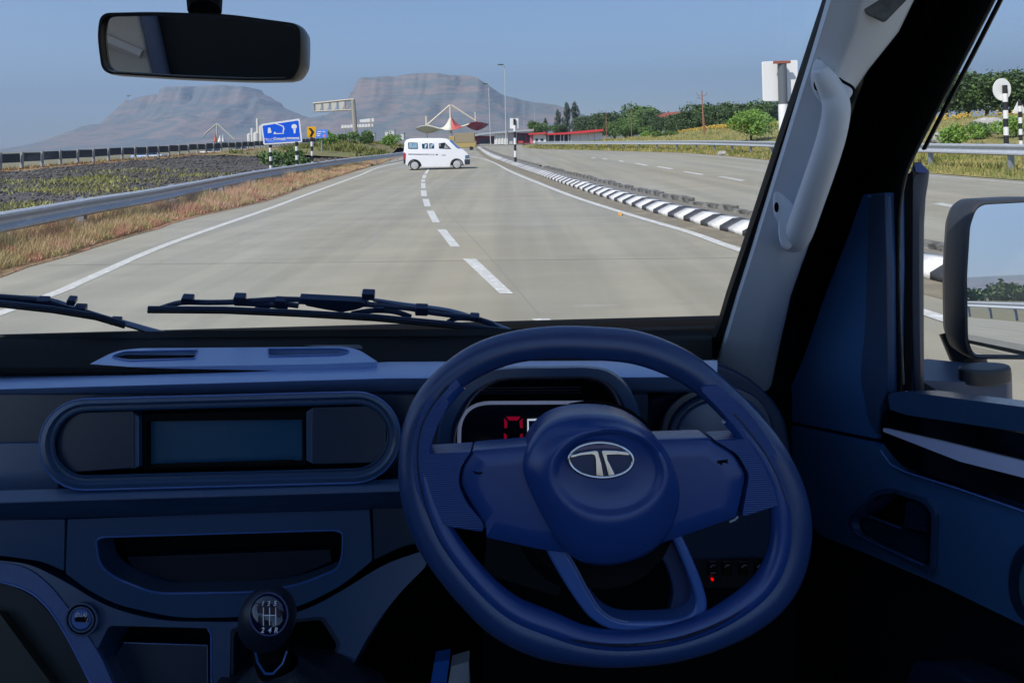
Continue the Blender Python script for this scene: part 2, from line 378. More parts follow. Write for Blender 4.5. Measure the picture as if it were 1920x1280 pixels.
# resample a path by length
def walk(path, step0, start=0.0):
    pts = []; s = 0; target = start; k = 0
    for a, b in zip(path, path[1:]):
        l = (b-a).length
        while target <= s+l and l > 0:
            p = a.lerp(b, (target-s)/l); pts.append((p, atan2((b-a).y, (b-a).x))); k += 1
            target += step0(k-1) if callable(step0) else step0
        s += l
    return pts
# painted kerb
def kerb_mesh(name, L, mat, hgt=0.2):
    prof = [(0, 0), (0, 0.085), (-0.26, hgt), (-0.42, hgt), (-0.42, 0)]      # local y < 0 is away from the road
    vs = [(x, y, z) for x in (0.004, L-0.004) for y, z in prof]; n = 5
    fs = [tuple(range(n)), tuple(range(2*n-1, n-1, -1))]+[(k, k+n, (k+1) % n+n, (k+1) % n) for k in range(n)]
    o = mk(name, vs, fs, mat, None, bevel=0.012, seg=1); me = o.data
    bpy.data.objects.remove(o); return me
wm, bmk = kerb_mesh('kerb_stone', 0.42, white_k), kerb_mesh('kerb_stone', 0.28, black_k)
kerb = empty('kerb', (4, 10, 0), 0, 'black and white painted kerb stones along the near side of the median', 'kerb', kind='structure')
kb_near = [p for p in KB if p.y > -6]
ws = walk(kb_near, lambda k: 0.42 if k % 2 == 0 else 0.28)
for k, (p, a) in enumerate(ws):
    if p.y > 52: break
    o = link('kerb_stone', wm if k % 2 == 0 else bmk, None, kerb)
    o.matrix_parent_inverse = kerb.matrix_world.inverted()
    o.parent = kerb; o.location = Vector((p.x, p.y, 0.0))-Vector(kerb.location); 
    o.rotation_euler = (random.uniform(-.012, .012), random.uniform(-.008, .008), a+pi if False else a)
    o.scale = (1, -1, 1) if False else (1, 1, 1)
    o.location += Vector((0, 0, random.uniform(-0.006, 0.006)))
    o.matrix_parent_inverse = Matrix.Identity(4)
def offset(path, off):
    out = []
    for i, p in enumerate(path):
        t = (path[min(i+1, len(path)-1)]-path[max(i-1, 0)]); nrm = Vector((t.y, -t.x, 0)).normalized(); out.append(p+nrm*off)
    return out
# median fill and far unpainted kerb
med_n = offset([p for p in KB], 0.2)
RW = [p for p in offset(KB, 1.0)]
for i, p in enumerate(RW):
    k = min(1.0, max(0.0, (p.y-6)/30)); 
med = loft('median', [[Vector((a.x, a.y, 0.13)), Vector((b.x, b.y, 0.15))] for a, b in zip(med_n, RW)], soil_m, smooth=False)
tag(med, kind='structure')
farp = [p for p in KB if p.y > 51.5]
rows = [[Vector((p.x, p.y, 0)), Vector((p.x, p.y, 0.09)), Vector((q.x, q.y, 0.2)), Vector((r.x, r.y, 0.2)), Vector((r.x, r.y, 0))] for p, q, r in zip(farp, offset(farp, 0.26), offset(farp, 0.42))]
greyk = M('pale kerb concrete', (0.42, 0.42, 0.41), 0.8, var=[(0.5, 0.5, 0.49)], vscale=2)
fk = loft('far_kerb', rows, greyk, smooth=False); tag(fk, kind='structure')
# weathered back kerb
back_kerb = empty('back_kerb', (5, 10, 0), 0, 'weathered dark concrete blocks along the far side of the median', 'kerb', kind='structure')
variants = []
for v in range(5):
    bm = bmesh.new(); bmesh.ops.create_cube(bm, size=1.0); bmesh.ops.subdivide_edges(bm, edges=bm.edges, cuts=1)
    for q in bm.verts:
        q.co = Vector((q.co.x*0.6+0.3, q.co.y*0.16, q.co.z*0.26+0.08))
        nn = noise.noise_vector(q.co*9+Vector((v*7, 0, 0)))*0.014; q.co += nn
    me = bpy.data.meshes.new('kerb_block'); bm.to_mesh(me); bm.free(); me.materials.append(stone_m); variants.append(me)
for k, (p, a) in enumerate(walk([p for p in RW if -4 < p.y < 34], 0.6)):
    o = link('kerb_block', random.choice(variants), None, back_kerb)
    o.location = Vector((p.x, p.y, 0.02+random.uniform(-0.02, 0.03)))-Vector(back_kerb.location); o.rotation_euler = (random.uniform(-.04, .04), random.uniform(-.03, .03), a+random.uniform(-.03, .03))
farb = [p for p in RW if p.y > 33]
fb = loft('back_kerb_far', [[Vector((p.x, p.y, 0)), Vector((p.x, p.y, 0.2)), Vector((q.x, q.y, 0.2)), Vector((q.x, q.y, 0))] for p, q in zip(farb, offset(farb, 0.15))], stone_m, smooth=False)
fb.parent = back_kerb; fb.location = -Vector(back_kerb.location); fb.name = 'kerb_strip'
# road stud
stud = slab('road_stud', rp([(1159, 398), (1166, 398), (1167, 401), (1160, 401)], 1, 2), SZ(-1.66), 0.04, M('amber stud', (0.75, 0.38, 0.04), 0.4), None, bevel=0.004)
tag(stud, 'small amber reflective road stud beside the right edge line', 'road stud')

# ---------------------------------------------------------------- left embankment
def crest(y): return 0.60+0.0155*max(0, y-37)
def emb_z(x, y):
    xr = at_y(LE, y)-0.9
    t = min(1.0, max(0.0, (xr-x)/(xr+29.0)))
    z = 0.03+t**0.8*(crest(y)-0.05)
    z += 0.10*noise.noise(Vector((x*0.5, y*0.5, 0)))*min(1, t*8)+0.05*noise.noise(Vector((x*1.7, y*1.7, 3)))*min(1, t*8)
    return z
rows = []; ysb = list(np.arange(3, 40, 0.8))+list(np.arange(40, 125, 2.5))
for y in ysb:
    xr = at_y(LE, y)-0.9; rows.append([Vector((xr+(-29.2-xr)*k/40, y, emb_z(xr+(-29.2-xr)*k/40, y))) for k in range(41)])
tag(loft('rubble_embankment', rows, gravel_m), kind='structure')
rows = []
for y in ysb:
    rows.append([Vector((x, y, (emb_z(-29.2, y)+0.015) if k == 0 else crest(y)+(0.04 if k < 4 else -1.2*(k-3)))) for k, x in enumerate((-28.6, -29.6, -30.5, -31.5, -34, -40))])
tag(loft('embankment_crest', rows, dry_m), kind='structure')
rows = []
for y in ysb:
    a = at_y(LE, y); rows.append([Vector((a+0.1+(-1.35)*k/4+0.06*noise.noise(Vector((k, y*1.3, 0)))*(k == 0), y, [0.008, 0.05, 0.08, 0.09, 0.05][k])) for k in range(5)])
tag(loft('dry_verge', rows, dry_m), kind='structure')
# rubble stones
def blob_cloud(name, pts, sizes, mat, jitter=0.35, kind='stuff', parent=None):
    base = np.array([(0, 0, 0.6), (0.9, 0, 0), (0, 0.9, 0), (-0.9, 0, 0), (0, -0.9, 0), (0, 0, -0.5)]); f = [(0, 1, 2), (0, 2, 3), (0, 3, 4), (0, 4, 1), (5, 2, 1), (5, 3, 2), (5, 4, 3), (5, 1, 4)]
    n = len(pts); V = base[None]*(1+jitter*np.random.uniform(-1, 1, (n, 6, 3))); ang = np.random.uniform(0, 2*pi, n); c, s = np.cos(ang)[:, None], np.sin(ang)[:, None]
    X = V[:, :, 0]*c-V[:, :, 1]*s; Y = V[:, :, 0]*s+V[:, :, 1]*c; V = np.stack([X, Y, V[:, :, 2]], 2)*np.array(sizes)[:, None, None]+np.array(pts)[:, None, :]
    return nmesh(name, V.reshape(-1, 3), (np.array(f)[None]+6*np.arange(n)[:, None, None]).reshape(-1, 3), mat, kind, parent)
def nmesh(name, V, Fc, mat, kind=None, parent=None):
    me = bpy.data.meshes.new(name); n, m = len(V), len(Fc); k = Fc.shape[1]
    me.vertices.add(n); me.vertices.foreach_set('co', V.astype(np.float32).ravel()); me.loops.add(m*k); me.loops.foreach_set('vertex_index', Fc.astype(np.int32).ravel())
    me.polygons.add(m); me.polygons.foreach_set('loop_start', np.arange(0, m*k, k, dtype=np.int32)); me.update(calc_edges=True); me.validate()
    o = link(name, me, mat, parent)
    if kind: o['kind'] = kind
    return o
pts, sz = [], []
for i in range(26000):
    y = 5+70*random.random()**1.7; xr = at_y(LE, y)-1.2; x = xr+(-28.8-xr)*random.random()**1.2
    s = random.choice([0.02, 0.03, 0.035, 0.05, 0.08])*random.uniform(0.7, 1.3)*(1+y/70); pts.append((x, y, emb_z(x, y)+0.01)); sz.append(s)
rub = blob_cloud('rubble', pts, sz, M('rubble stone', (0.06, 0.055, 0.05), 0.95, var=[(0.09, 0.082, 0.075), (0.14, 0.127, 0.112)], vscale=2.2, detail=8))
# grasses
def blades(name, spots, hs, ws_, mat, lean=0.35, kind='stuff'):
    n = len(spots); S = np.array(spots, float); h = np.array(hs)[:, None]; wd = np.array(ws_)[:, None]
    a = np.random.uniform(0, pi, n)[:, None]; dx, dy = np.cos(a)*wd/2, np.sin(a)*wd/2
    lx, ly = np.random.normal(0, lean, (n, 1))*h, np.random.normal(0, lean, (n, 1))*h
    z0 = S[:, 2:3]
    v0 = np.hstack([S[:, :1]-dx, S[:, 1:2]-dy, z0]); v1 = np.hstack([S[:, :1]+dx, S[:, 1:2]+dy, z0]); v2 = np.hstack([S[:, :1]+lx, S[:, 1:2]+ly, z0+h])
    V = np.stack([v0, v1, v2], 1).reshape(-1, 3); return nmesh(name, V, np.arange(3*n).reshape(-1, 3), mat, kind)
redgrass = M('dry red grass', (0.66, 0.36, 0.26), 0.9, var=[(0.68, 0.46, 0.31), (0.50, 0.44, 0.20), (0.62, 0.32, 0.23), (0.40, 0.34, 0.18)], vscale=0.9, detail=6)
sp_, hs, wsb = [], [], []
for i in range(120000):
    y = 4+56*random.random()**1.9; a = at_y(LE, y); t = random.random(); x = a-0.02-1.35*t
    k = 0.5+0.5*noise.noise(Vector((x*1.1, y*0.7, 5)))+0.5
    sp_.append((x, y, 0.03)); hs.append((0.10+0.33*t**0.6)*k*random.uniform(0.5, 1.1)); wsb.append(0.005+0.0007*y)
blades('dry_grass', sp_, hs, wsb, redgrass)
ygrass = M('yellow green weeds', (0.42, 0.42, 0.10), 0.9, var=[(0.24, 0.23, 0.09), (0.44, 0.42, 0.10)], vscale=1.3)
sp_, hs, wsb = [], [], []
for cx_, cy_, rad, n in ((-18, 27, 3.0, 2600), (-15.5, 22.5, 2.4, 2400), (-12.8, 15.5, 1.3, 1400), (-16, 32, 2, 900), (-21, 36, 3, 900), (-11.6, 19.5, 1.2, 1000), (-13.5, 17.5, 1.0, 900), (-11, 14, .8, 600), (-12.6, 30, 1, 500), (-11.5, 40, 1, 300), (-22, 26, 2, 600), (-10.3, 27, .6, 500), (-10.8, 35, .6, 500), (-10.7, 38, .5, 400), (-19.5, 30, 1.2, 1000)):
    for i in range(int(n*.5)):
        x = cx_+random.gauss(0, rad*0.5); y = cy_+random.gauss(0, rad*0.35); sp_.append((x, y, emb_z(x, y))); hs.append(random.uniform(0.05, 0.2)); wsb.append(0.02+0.001*y)
blades('yellow_weeds', sp_, hs, wsb, ygrass, 0.5)
brown_w = M('brown scrub', (0.20, 0.17, 0.09), 0.9, var=[(0.28, 0.22, 0.12), (0.13, 0.14, 0.06)], vscale=0.8)
sp_, hs, wsb = [], [], []
for i in range(12000):
    y = 6+60*random.random()**1.4; a = at_y(LE, y)-1.2; x = a-random.random()**1.5*9
    if noise.noise(Vector((x*0.45, y*0.3, 9))) < 0.36: continue
    sp_.append((x, y, emb_z(x, y))); hs.append(random.uniform(0.06, 0.3)); wsb.append(0.015+0.0008*y)
blades('brown_scrub', sp_, hs, wsb, brown_w, 0.5)
sp_, hs, wsb = [], [], []
for i in range(9000):
    y = 20+95*random.random(); x = -29.0-2.0*random.random(); sp_.append((x, y, crest(y))); hs.append(random.uniform(0.04, 0.22)*(1+0.6*noise.noise(Vector((x, y*0.4, 0))))); wsb.append(0.08)
blades('crest_grass', sp_, hs, wsb, M('crest dry grass', (0.40, 0.24, 0.10), 0.9, var=[(0.42, 0.31, 0.12), (0.30, 0.22, 0.10)], vscale=0.4))

# ---------------------------------------------------------------- guard rails
def guardrail(name, path, ztop, hgt, side, label, step=4.0, zb=0.0):
    root = empty(name, (path[0].x, path[0].y, zb), 0, label, 'guardrail')
    org = Vector(root.location)
    prof = [(0, 0), (0.03, -0.02), (0.075, -0.10), (0.075, -0.22), (0.01, -0.42), (0.01, -0.58), (0.075, -0.78), (0.075, -0.90), (0.0, -1.0)]
    rows = []
    for i, p in enumerate(path):
        t = (path[min(i+1, len(path)-1)]-path[max(i-1, 0)]); nr = Vector((t.y, -t.x, 0)).normalized()*side
        zt = ztop(p) if callable(ztop) else ztop
        rows.append([Vector((p.x, p.y, zt+q*hgt))+nr*o_-org for o_, q in prof])
    b = loft('beam', rows, steel, root, thick=0.006, angle=35)
    pm = MB(); pm.box((0, 0, 0.42), (0.12, 0.14, 1.1)); first = None
    for p, a in walk(path, step, 1.0):
        nr = Vector((cos(a-pi/2), sin(a-pi/2), 0))*side; zt = ztop(p) if callable(ztop) else ztop
        if first is None:
            first = pm.build('post', steel_p, root); o = first
        else: o = link('post', first.data, None, root)
        o.location = Vector((p.x, p.y, zt-0.95))-nr*0.12-org; o.rotation_euler = (0, 0, a)
    return root
lr = [G(x, y, 0.7) for x, y in ((0, 400), (167, 373), (290, 354.5), (427, 330.5), (500, 318), (600, 304), (653, 297), (759, 285))]
lr = [Vector((p.x, p.y, 0)) for p in lr]
lr = smoothpath([Vector((-8.0, -40, 0)), Vector((-7.9, 2, 0))]+lr+[Vector((-13, 85, 0)), Vector((-16, 120, 0))], 6)
guardrail('guardrail', lr, 0.72, 0.34, 1, 'long grey steel guardrail in the red grass along the left road edge', zb=0.05)
def rpath(off):
    return [Vector((p.x, p.y, 0)) for p in offset(list(reversed([p for p in RE if -120 < p.y < 112])), off)]
rr = list(reversed(rpath(-1.0)))
guardrail('guardrail', rr, 1.08, 0.38, -1, 'grey steel guardrail on the grass verge beyond the opposite carriageway', step=4.0, zb=0.2)

# ---------------------------------------------------------------- right verge and field
def rz(x, y):
    e = at_y(RE, y); s = x-e
    z = 0.02+0.25*min(1, max(0, s/1.5))+0.085*min(max(0, s-2), 29)*min(1, max(0.0, (140-y)/40))
    return z+0.12*noise.noise(Vector((x*0.25, y*0.25, 0)))*min(1, max(0, s/3))
rows = []
for y in np.arange(-30, 141, 2.5):
    e = at_y(RE, y); rows.append([Vector((e+q, y, rz(e+q, y))) for q in (-0.05, 0.6, 1.3, 2, 3, 5, 7, 10, 13, 16, 20, 24, 28, 32, 38, 46, 60, 90)])
tag(loft('grass_verge', rows, grass_g), kind='structure')
vg = M('verge grass blades', (0.26, 0.26, 0.06), 0.9, var=[(0.40, 0.33, 0.12), (0.15, 0.19, 0.04), (0.36, 0.30, 0.10)], vscale=0.5, detail=5)
sp_, hs, wsb = [], [], []
for i in range(42000):
    y = 12+100*random.random()**1.2; e = at_y(RE, y); x = e+random.random()*4.0 if random.random() < 0.6 else e+random.random()*30
    sp_.append((x, y, rz(x, y))); hs.append(random.uniform(0.06, 0.30)*(1+0.7*noise.noise(Vector((x*.6, y*.3, 2))))); wsb.append(0.02+0.0012*y)
blades('verge_grass', sp_, hs, wsb, vg)
yf = M('yellow flowers', (0.50, 0.33, 0.05), 0.8, var=[(0.55, 0.40, 0.08)], vscale=1)
pts, sz = [], []
for i in range(5200):
    y = random.uniform(38, 112); e = at_y(RE, y); s = 28+random.gauss(0, 1.4)+2*noise.noise(Vector((0, y*.1, 0))); x = e+s
    if noise.noise(Vector((x*.15, y*.15, 4))) < -0.15: continue
    pts.append((x, y, rz(x, y)+random.uniform(0.15, 0.5))); sz.append(random.uniform(0.08, 0.2))
blob_cloud('yellow_flowers', pts, sz, yf)

# ---------------------------------------------------------------- vegetation
leaf_mats = [M('leaf dark green', (0.045, 0.085, 0.032), 0.7, var=[(0.075, 0.125, 0.040), (0.03, 0.06, 0.025)], vscale=0.6),
             M('leaf mid green', (0.075, 0.14, 0.038), 0.7, var=[(0.11, 0.19, 0.045), (0.05, 0.10, 0.03)], vscale=0.6),
             M('leaf light green', (0.14, 0.27, 0.045), 0.7, var=[(0.19, 0.33, 0.055), (0.10, 0.19, 0.04)], vscale=0.6),
             M('leaf eucalyptus', (0.06, 0.09, 0.06), 0.7, var=[(0.09, 0.12, 0.075), (0.04, 0.07, 0.05)], vscale=0.5)]
bark = M('bark', (0.12, 0.09, 0.06), 0.9, var=[(0.07, 0.055, 0.04)], vscale=4, bump=0.5, bscale=20)
def crown_mesh(lobes, n, leaf, mat, seed=0):
    rs = np.random.RandomState(seed); W_ = np.array([l[3]*l[4]*l[5] for l in lobes])**0.7; W_ /= W_.sum(); idx = rs.choice(len(lobes), n, p=W_)
    L = np.array(lobes)[idx]; d = rs.normal(size=(n, 3)); d /= np.linalg.norm(d, axis=1)[:, None]
    r = rs.uniform(0.55, 1.0, n)**0.6*(1+0.12*rs.normal(size=n)); C = L[:, :3]+d*L[:, 3:6]*r[:, None]
    a = rs.normal(size=(n, 3)); a /= np.linalg.norm(a, axis=1)[:, None]; b = np.cross(a, rs.normal(size=(n, 3))); b /= np.linalg.norm(b, axis=1)[:, None]
    s = leaf*rs.uniform(0.6, 1.4, n)[:, None]
    V = np.stack([C-a*s, C+b*s*0.55, C+a*s, C-b*s*0.55], 1).reshape(-1, 3)
    me_o = nmesh('crown', V, np.arange(4*n).reshape(-1, 4), mat); me = me_o.data; bpy.data.objects.remove(me_o); return me
def trunk_mesh(h, r, forks):
    b = MB(); b.tube([(0, 0, -0.2), (0.03*h, 0, h*0.5), (0, 0.02*h, h)], [r*1.3, r, r*0.5], 6)
    for f in forks: b.tube([(0.02*h, 0, h*0.55), (f[0]*0.5, f[1]*0.5, (h*0.6+f[2])/2), f], [r*0.5, r*0.35, r*0.15], 5)
    o = b.build('trunk', bark); me = o.data; bpy.data.objects.remove(o); return me
rnd = random.Random(3)
def lobeset(n, R_, h0, h1, lr_):
    return [(rnd.gauss(0, R_*0.45), rnd.gauss(0, R_*0.45), rnd.uniform(h0, h1), lr_*rnd.uniform(.7, 1.2), lr_*rnd.uniform(.7, 1.2), lr_*rnd.uniform(.5, .9)) for _ in range(n)]
KINDS = {}
for nm, mi in (('dark', 0), ('mid', 1), ('light', 2)):
    for v in range(2):
        lb = lobeset(11, 4.4, 2.4, 6.2, 2.1)+[(0, 0, 4.2, 3.4, 3.4, 2.6)]
        KINDS[nm, v] = (crown_mesh(lb, 6500, 0.23, leaf_mats[mi], 10*mi+v), trunk_mesh(4.5, 0.22, [(1.5, .5, 4.5), (-1.4, .8, 4.8), (.2, -1.5, 4.2)]))
lb = [(rnd.gauss(0, .5), rnd.gauss(0, .5), z, 1.2, 1.2, 1.9) for z in (3, 4.5, 6, 7.5, 9, 10.5, 12, 13.5, 15)]+[(rnd.gauss(0, 1.3), rnd.gauss(0, 1.2), z, .9, .9, 1.4) for z in (4, 5.5, 7, 8.5, 10, 11.5, 13, 14)]+[(rnd.gauss(0, .4), 0, 16.3, .6, .6, 1.2)]
KINDS['euc', 0] = (crown_mesh(lb, 4200, 0.24, leaf_mats[3], 77), trunk_mesh(13, 0.2, [(1.2, .3, 9), (-1.2, .3, 11)]))
lb = lobeset(7, 1.6, 0.5, 1.3, 0.75); KINDS['bush', 0] = (crown_mesh(lb, 1800, 0.11, leaf_mats[2], 5), trunk_mesh(0.9, 0.05, [(.4, .1, .9), (-.3, .2, .9)]))
lb = lobeset(7, 1.7, 0.5, 1.2, 0.75); KINDS['bush', 1] = (crown_mesh(lb, 1800, 0.11, leaf_mats[1], 6), trunk_mesh(0.9, 0.05, [(.4, .1, .9), (-.3, .2, .9)]))
def plant(name, kind, loc, s, label, cat='tree', group=None, sz_=1.0, sx_=1.0):
    r = empty(name, loc, random.uniform(0, 6.28) if sx_ == 1.0 else 0, label, cat, group)
    c, t = KINDS[kind]; o = link('crown', c, None, r); q = link('trunk' if cat == 'tree' else 'stem', t, None, r)
    for x in (o, q): x.scale = (s*sx_, s, s*sz_)
    return r
def plant_px(name, kind, x, ybase, ytop, d, label, cat='tree', H0=7.3, sx_=1.0, z0=None, group=None):
    b = P(x, ybase, d); top = P(x, ytop, d); s = (top.z-b.z)/H0
    return plant(name, kind, (b.x, b.y, b.z), s, label, cat, group, sx_=sx_)
# treeline to the right of the plaza, seen through the windscreen
plant_px('tree', ('dark', 0), 1290, 262, 208, 150, 'dark tree in front of the red roofed house on the ridge')
TR = [('dark', 1122, 262, 214, 230, 'dark round tree just right of the red roofed building end'), ('dark', 1152, 262, 212, 210, 'dark tree between the two thin brown poles'),
      ('mid', 1205, 262, 196, 190, 'tall loose tree behind the thin brown pole'), ('dark', 1232, 262, 210, 180, 'dark tree left of the house with the red roof'),
      ('dark', 1262, 262, 216, 170, 'dark low tree below the red roofed house'), ('dark', 1325, 262, 197, 150, 'dark broad tree behind the pole with crossarms'),
      ('dark', 1365, 262, 194, 140, 'dark broad tree right of the pole with crossarms'), ('dark', 1405, 262, 196, 135, 'dark tree behind the round light green tree'),
      ('mid', 1445, 260, 190, 125, 'green tree behind the big white board beside the windscreen pillar'), ('dark', 1490, 260, 182, 120, 'dark tree hidden partly by the grey windscreen pillar'),
      ('mid', 1180, 266, 226, 150, 'small bushy green tree left of the hedge in front of the treeline'), ('mid', 1172, 262, 222, 170, 'green tree with its crown touching the middle brown pole')]
for k, (kd, x, yb, yt, d, lb_) in enumerate(TR): plant_px('tree', (kd, k % 2), x, yb, yt, d, lb_, sx_=1.25)
plant_px('tree', ('light', 0), 1408, 264, 205, 62, 'round light green tree standing alone behind the guardrail', sx_=1.15)
plant_px('bush', ('bush', 1), 1240, 262, 240, 95, 'long light green hedge bush behind the far guardrail, left end', 'bush', H0=2.0)
plant_px('bush', ('bush', 1), 1258, 262, 240, 95, 'light green hedge bush in front of the dark treeline, right end', 'bush', H0=2.0)
plant_px('bush', ('bush', 0), 1215, 263, 244, 100, 'small bright bush near the thin brown pole base', 'bush', H0=2.0)
for x, yt, lb_ in ((1063, 193, 'tall eucalyptus tree behind the red roofed building, fullest of the pair'), (1080, 192, 'tall eucalyptus tree behind the red roofed building, right one of the pair'), (1047, 206, 'thin sparse eucalyptus tree left of the tall pair'), (1024, 222, 'small sparse tree behind the grey building roof')):
    plant_px('eucalyptus_tree', ('euc', 0), x, 258, yt, 240, lb_, H0=17)
plant_px('tree', ('mid', 0), 1006, 260, 227, 230, 'small round green tree behind the plaza building')
plant_px('tree', ('dark', 1), 1050, 262, 234, 235, 'dark low tree at the foot of the tall eucalyptus pair')
plant_px('tree', ('dark', 0), 1100, 262, 230, 235, 'dark low tree behind the curved red roof')
# through the side window
for x, yt, d, kd, lb_ in ((1775, 152, 105, 'mid', 'green tree at the window frame in the side window treeline'), (1815, 142, 100, 'dark', 'dark tree left of the round sign in the side window'),
                      (1850, 136, 98, 'mid', 'tallest green tree behind the round sign in the side window'), (1895, 138, 96, 'dark', 'dark tree right of the round sign in the side window'), (1940, 132, 95, 'mid', 'green tree at the picture edge in the side window'),
                      (1735, 160, 110, 'dark', 'dark tree behind the black door frame'), (1990, 135, 95, 'dark', 'dark tree outside the right edge of the side window'), (2040, 135, 95, 'mid', 'green tree far right beyond the wing mirror')):
    plant_px('tree', (kd, 0 if kd == 'mid' else 1), x, 222, yt, d, lb_, sx_=1.3)
for x, d, k in ((1800, 33, 0), (1826, 36, 1), (1905, 34, 0)):
    p = P(x, 262, d); plant('bush', ('bush', k), (p.x, p.y, rz(p.x, p.y)), 0.62, ['light green bush left of the pale boulder behind the side guardrail', 'darker bush just left of the striped round sign post', 'light green bush at the foot of the triangular sign post'][[1800, 1826, 1905].index(x)], 'bush')
# left bushes
p = P(545, 312, 36); plant('bush', ('bush', 1), (p.x, p.y, emb_z(p.x, p.y)), 0.85, 'leafy green bush between the two posts of the blue sign', 'bush', sz_=1.0)
# green mound behind the chevron sign
def mound(x, y): return emb_z(x, y)+0.04+0.9*math.exp(-((y-78)/16)**2)*math.exp(-((x+19)/5.5)**2)+0.5*math.exp(-((y-100)/20)**2)*math.exp(-((x+15)/7)**2)
rows = [[Vector((x, y, mound(x, y)+0.12*noise.noise(Vector((x*.4, y*.4, 0))))) for x in np.linspace(-29, at_y(LE, y)-1.0, 18)] for y in np.arange(58, 132, 2.5)]
tag(loft('weedy_mound', rows, M('weedy mound soil', (0.24, 0.16, 0.08), 0.95, var=[(0.14, 0.16, 0.05), (0.28, 0.19, 0.09)], vscale=0.3, bump=.6, bscale=6)), kind='structure')
sp_, hs, wsb = [], [], []
for i in range(16000):
    y = random.uniform(60, 120); x = random.uniform(-27, at_y(LE, y)-1.2)
    if noise.noise(Vector((x*.2, y*.1, 8))) < -0.05: continue
    sp_.append((x, y, mound(x, y))); hs.append(random.uniform(0.15, 0.7)); wsb.append(random.uniform(0.1, 0.2))
blades('mound_weeds', sp_, hs, wsb, M('mound weeds', (0.12, 0.16, 0.04), 0.9, var=[(0.20, 0.20, 0.05), (0.09, 0.13, 0.03)], vscale=0.3), 0.6)
for k, (x, y, s, lb_) in enumerate(((-21, 72, 1.0, 'green bush on the weedy mound right of the chevron sign'), (-18.5, 80, 1.1, 'green bush on the mound below the gantry post'), (-16.5, 88, 1.0, 'green bush at the right foot of the mound by the guardrail'), (-23, 82, 1.0, 'pale bush behind the small blue sign'))):
    plant('bush', ('bush', k % 2), (x, y, mound(x, y)-0.05), s, lb_, 'bush')
# tall weed at the left rail
wd = MB(); q = G(296, 372, 0.4); q = Vector((q.x, q.y, 0.05))
for i in range(26):
    z = 0.3+i*0.035; a = i*2.4; wd.add([q+Vector((0, 0, z)), q+Vector((cos(a)*.05-.01*sin(a), sin(a)*.05, z+.05)), q+Vector((cos(a)*.09, sin(a)*.09, z+.04)), q+Vector((cos(a)*.05+.01*sin(a), sin(a)*.05, z+.02))], [(0, 1, 2, 3)])
wd.tube([q, q+Vector((.02, 0, .6)), q+Vector((0, 0, 1.25))], [.008, .006, .003], 5)
tag(wd.build('tall_weed', ygrass), 'single tall yellow green weed growing in front of the left guardrail', 'weed')

# ---------------------------------------------------------------- fence on the crest
fence = empty('fence', (-30, 60, 0), 0, 'long fence of dark panels between grey posts on the rubble embankment crest', 'fence')
fp = M('fence panel', (0.055, 0.062, 0.068), 0.8, var=[(0.08, 0.085, 0.09)], vscale=1.2); fpo = M('fence post', (0.33, 0.33, 0.32), 0.8)
pb = MB(); pb.box((0, 0.85, 0), (0.05, 1.42, 0.54)); bb = MB(); bb.box((0, 0, 0), (0.14, 0.16, 1.15))
f0 = pb.build('panel', fp, fence); b0 = bb.build('post', fpo, fence); y = 24.0; k = 0
while y < 112:
    zc = crest(y)
    for base, nm, dz in ((f0, 'panel', 0.72), (b0, 'post', 0.45)):
        o = base if k == 0 else link(nm, base.data, None, fence)
        o.location = Vector((-30+random.uniform(-.02, .02), y, zc+dz+random.uniform(-.02, .02)))-Vector(fence.location); o.rotation_euler = (random.uniform(-.02, .02)-0.05*(nm == 'post'), random.uniform(-.03, .03), 0)
    y += 1.68; k += 1

# ---------------------------------------------------------------- signs
sblue = M('sign blue', (0.0, 0.10, 0.72), 0.35); swhite = M('sign white', (0.8, 0.8, 0.8), 0.35); syel = M('sign yellow', (0.85, 0.42, 0.005), 0.35); sbl = M('sign black', (0.012, 0.012, 0.012), 0.4)
lblue = M('sign pale blue', (0.10, 0.24, 0.80), 0.35)
def striped_post(root, px0, py0, px1, py1, d, wpx, bands, base=None):
    """bands: list of (fraction0, fraction1, is_white); one continuous core plus painted sleeves"""
    a, b = P(px0, py0, d), P(px1, py1, d); b = Vector((a.x, a.y, b.z)) if base is None else Vector((a.x, a.y, base)); r = wpx*d/F/2
    MB().tube([a, b], r*0.97, 10).build('post', blackm, root, smooth=True)
    n = bands
    for k in range(n):
        if k % 2 == 0: continue
        s0, s1 = k/n, (k+1)/n
        MB().tube([a.lerp(b, s0), a.lerp(b, s1)], r*1.02, 10).build('white_band', whitem, root, smooth=True)
def reroot(root, loc):
    loc = Vector(loc); root.location = loc
    for ch in root.children: ch.location = Vector(ch.location)-loc
# blue pictogram sign
D = 33.0; bs = Plane(P(528, 247, D), Vector((0.10, -1, 0)))
root = empty('information_sign', (0, 0, 0), 0, 'blue and white truck pictogram sign on two striped posts behind the left guardrail', 'sign')
slab('board', rp([(489, 233), (562, 222.5), (567, 267), (494, 272)], 3, 4), bs, 0.05, swhite, root, bevel=0.005)
slab('face', rp([(492, 236), (559.5, 226), (563.5, 264.5), (496.5, 269)], 2, 3), bs, 0.006, sblue, root, bevel=0, h=0.006)
B2 = bs.up(0.012)
slab('symbol', [(502.5, 240), (506.5, 239.4), (509.5, 249), (502, 250)], B2, 0.004, swhite, root, bevel=0)
slab('symbol', ell(551.5, 237.5, 5.2, 4.6, 16), B2, 0.004, swhite, root, bevel=0)
slab('symbol', [(549.6, 241), (554.4, 241), (554, 250), (551, 250.5)], B2, 0.004, swhite, root, bevel=0)
slab('symbol', [(512, 230), (524, 233.6), (531, 236), (533.5, 241), (532, 248), (530.5, 250.5), (529.8, 247), (531.2, 241), (529.5, 237.5), (523.5, 235), (512, 231.3)], B2, 0.004, swhite, root, bevel=0)
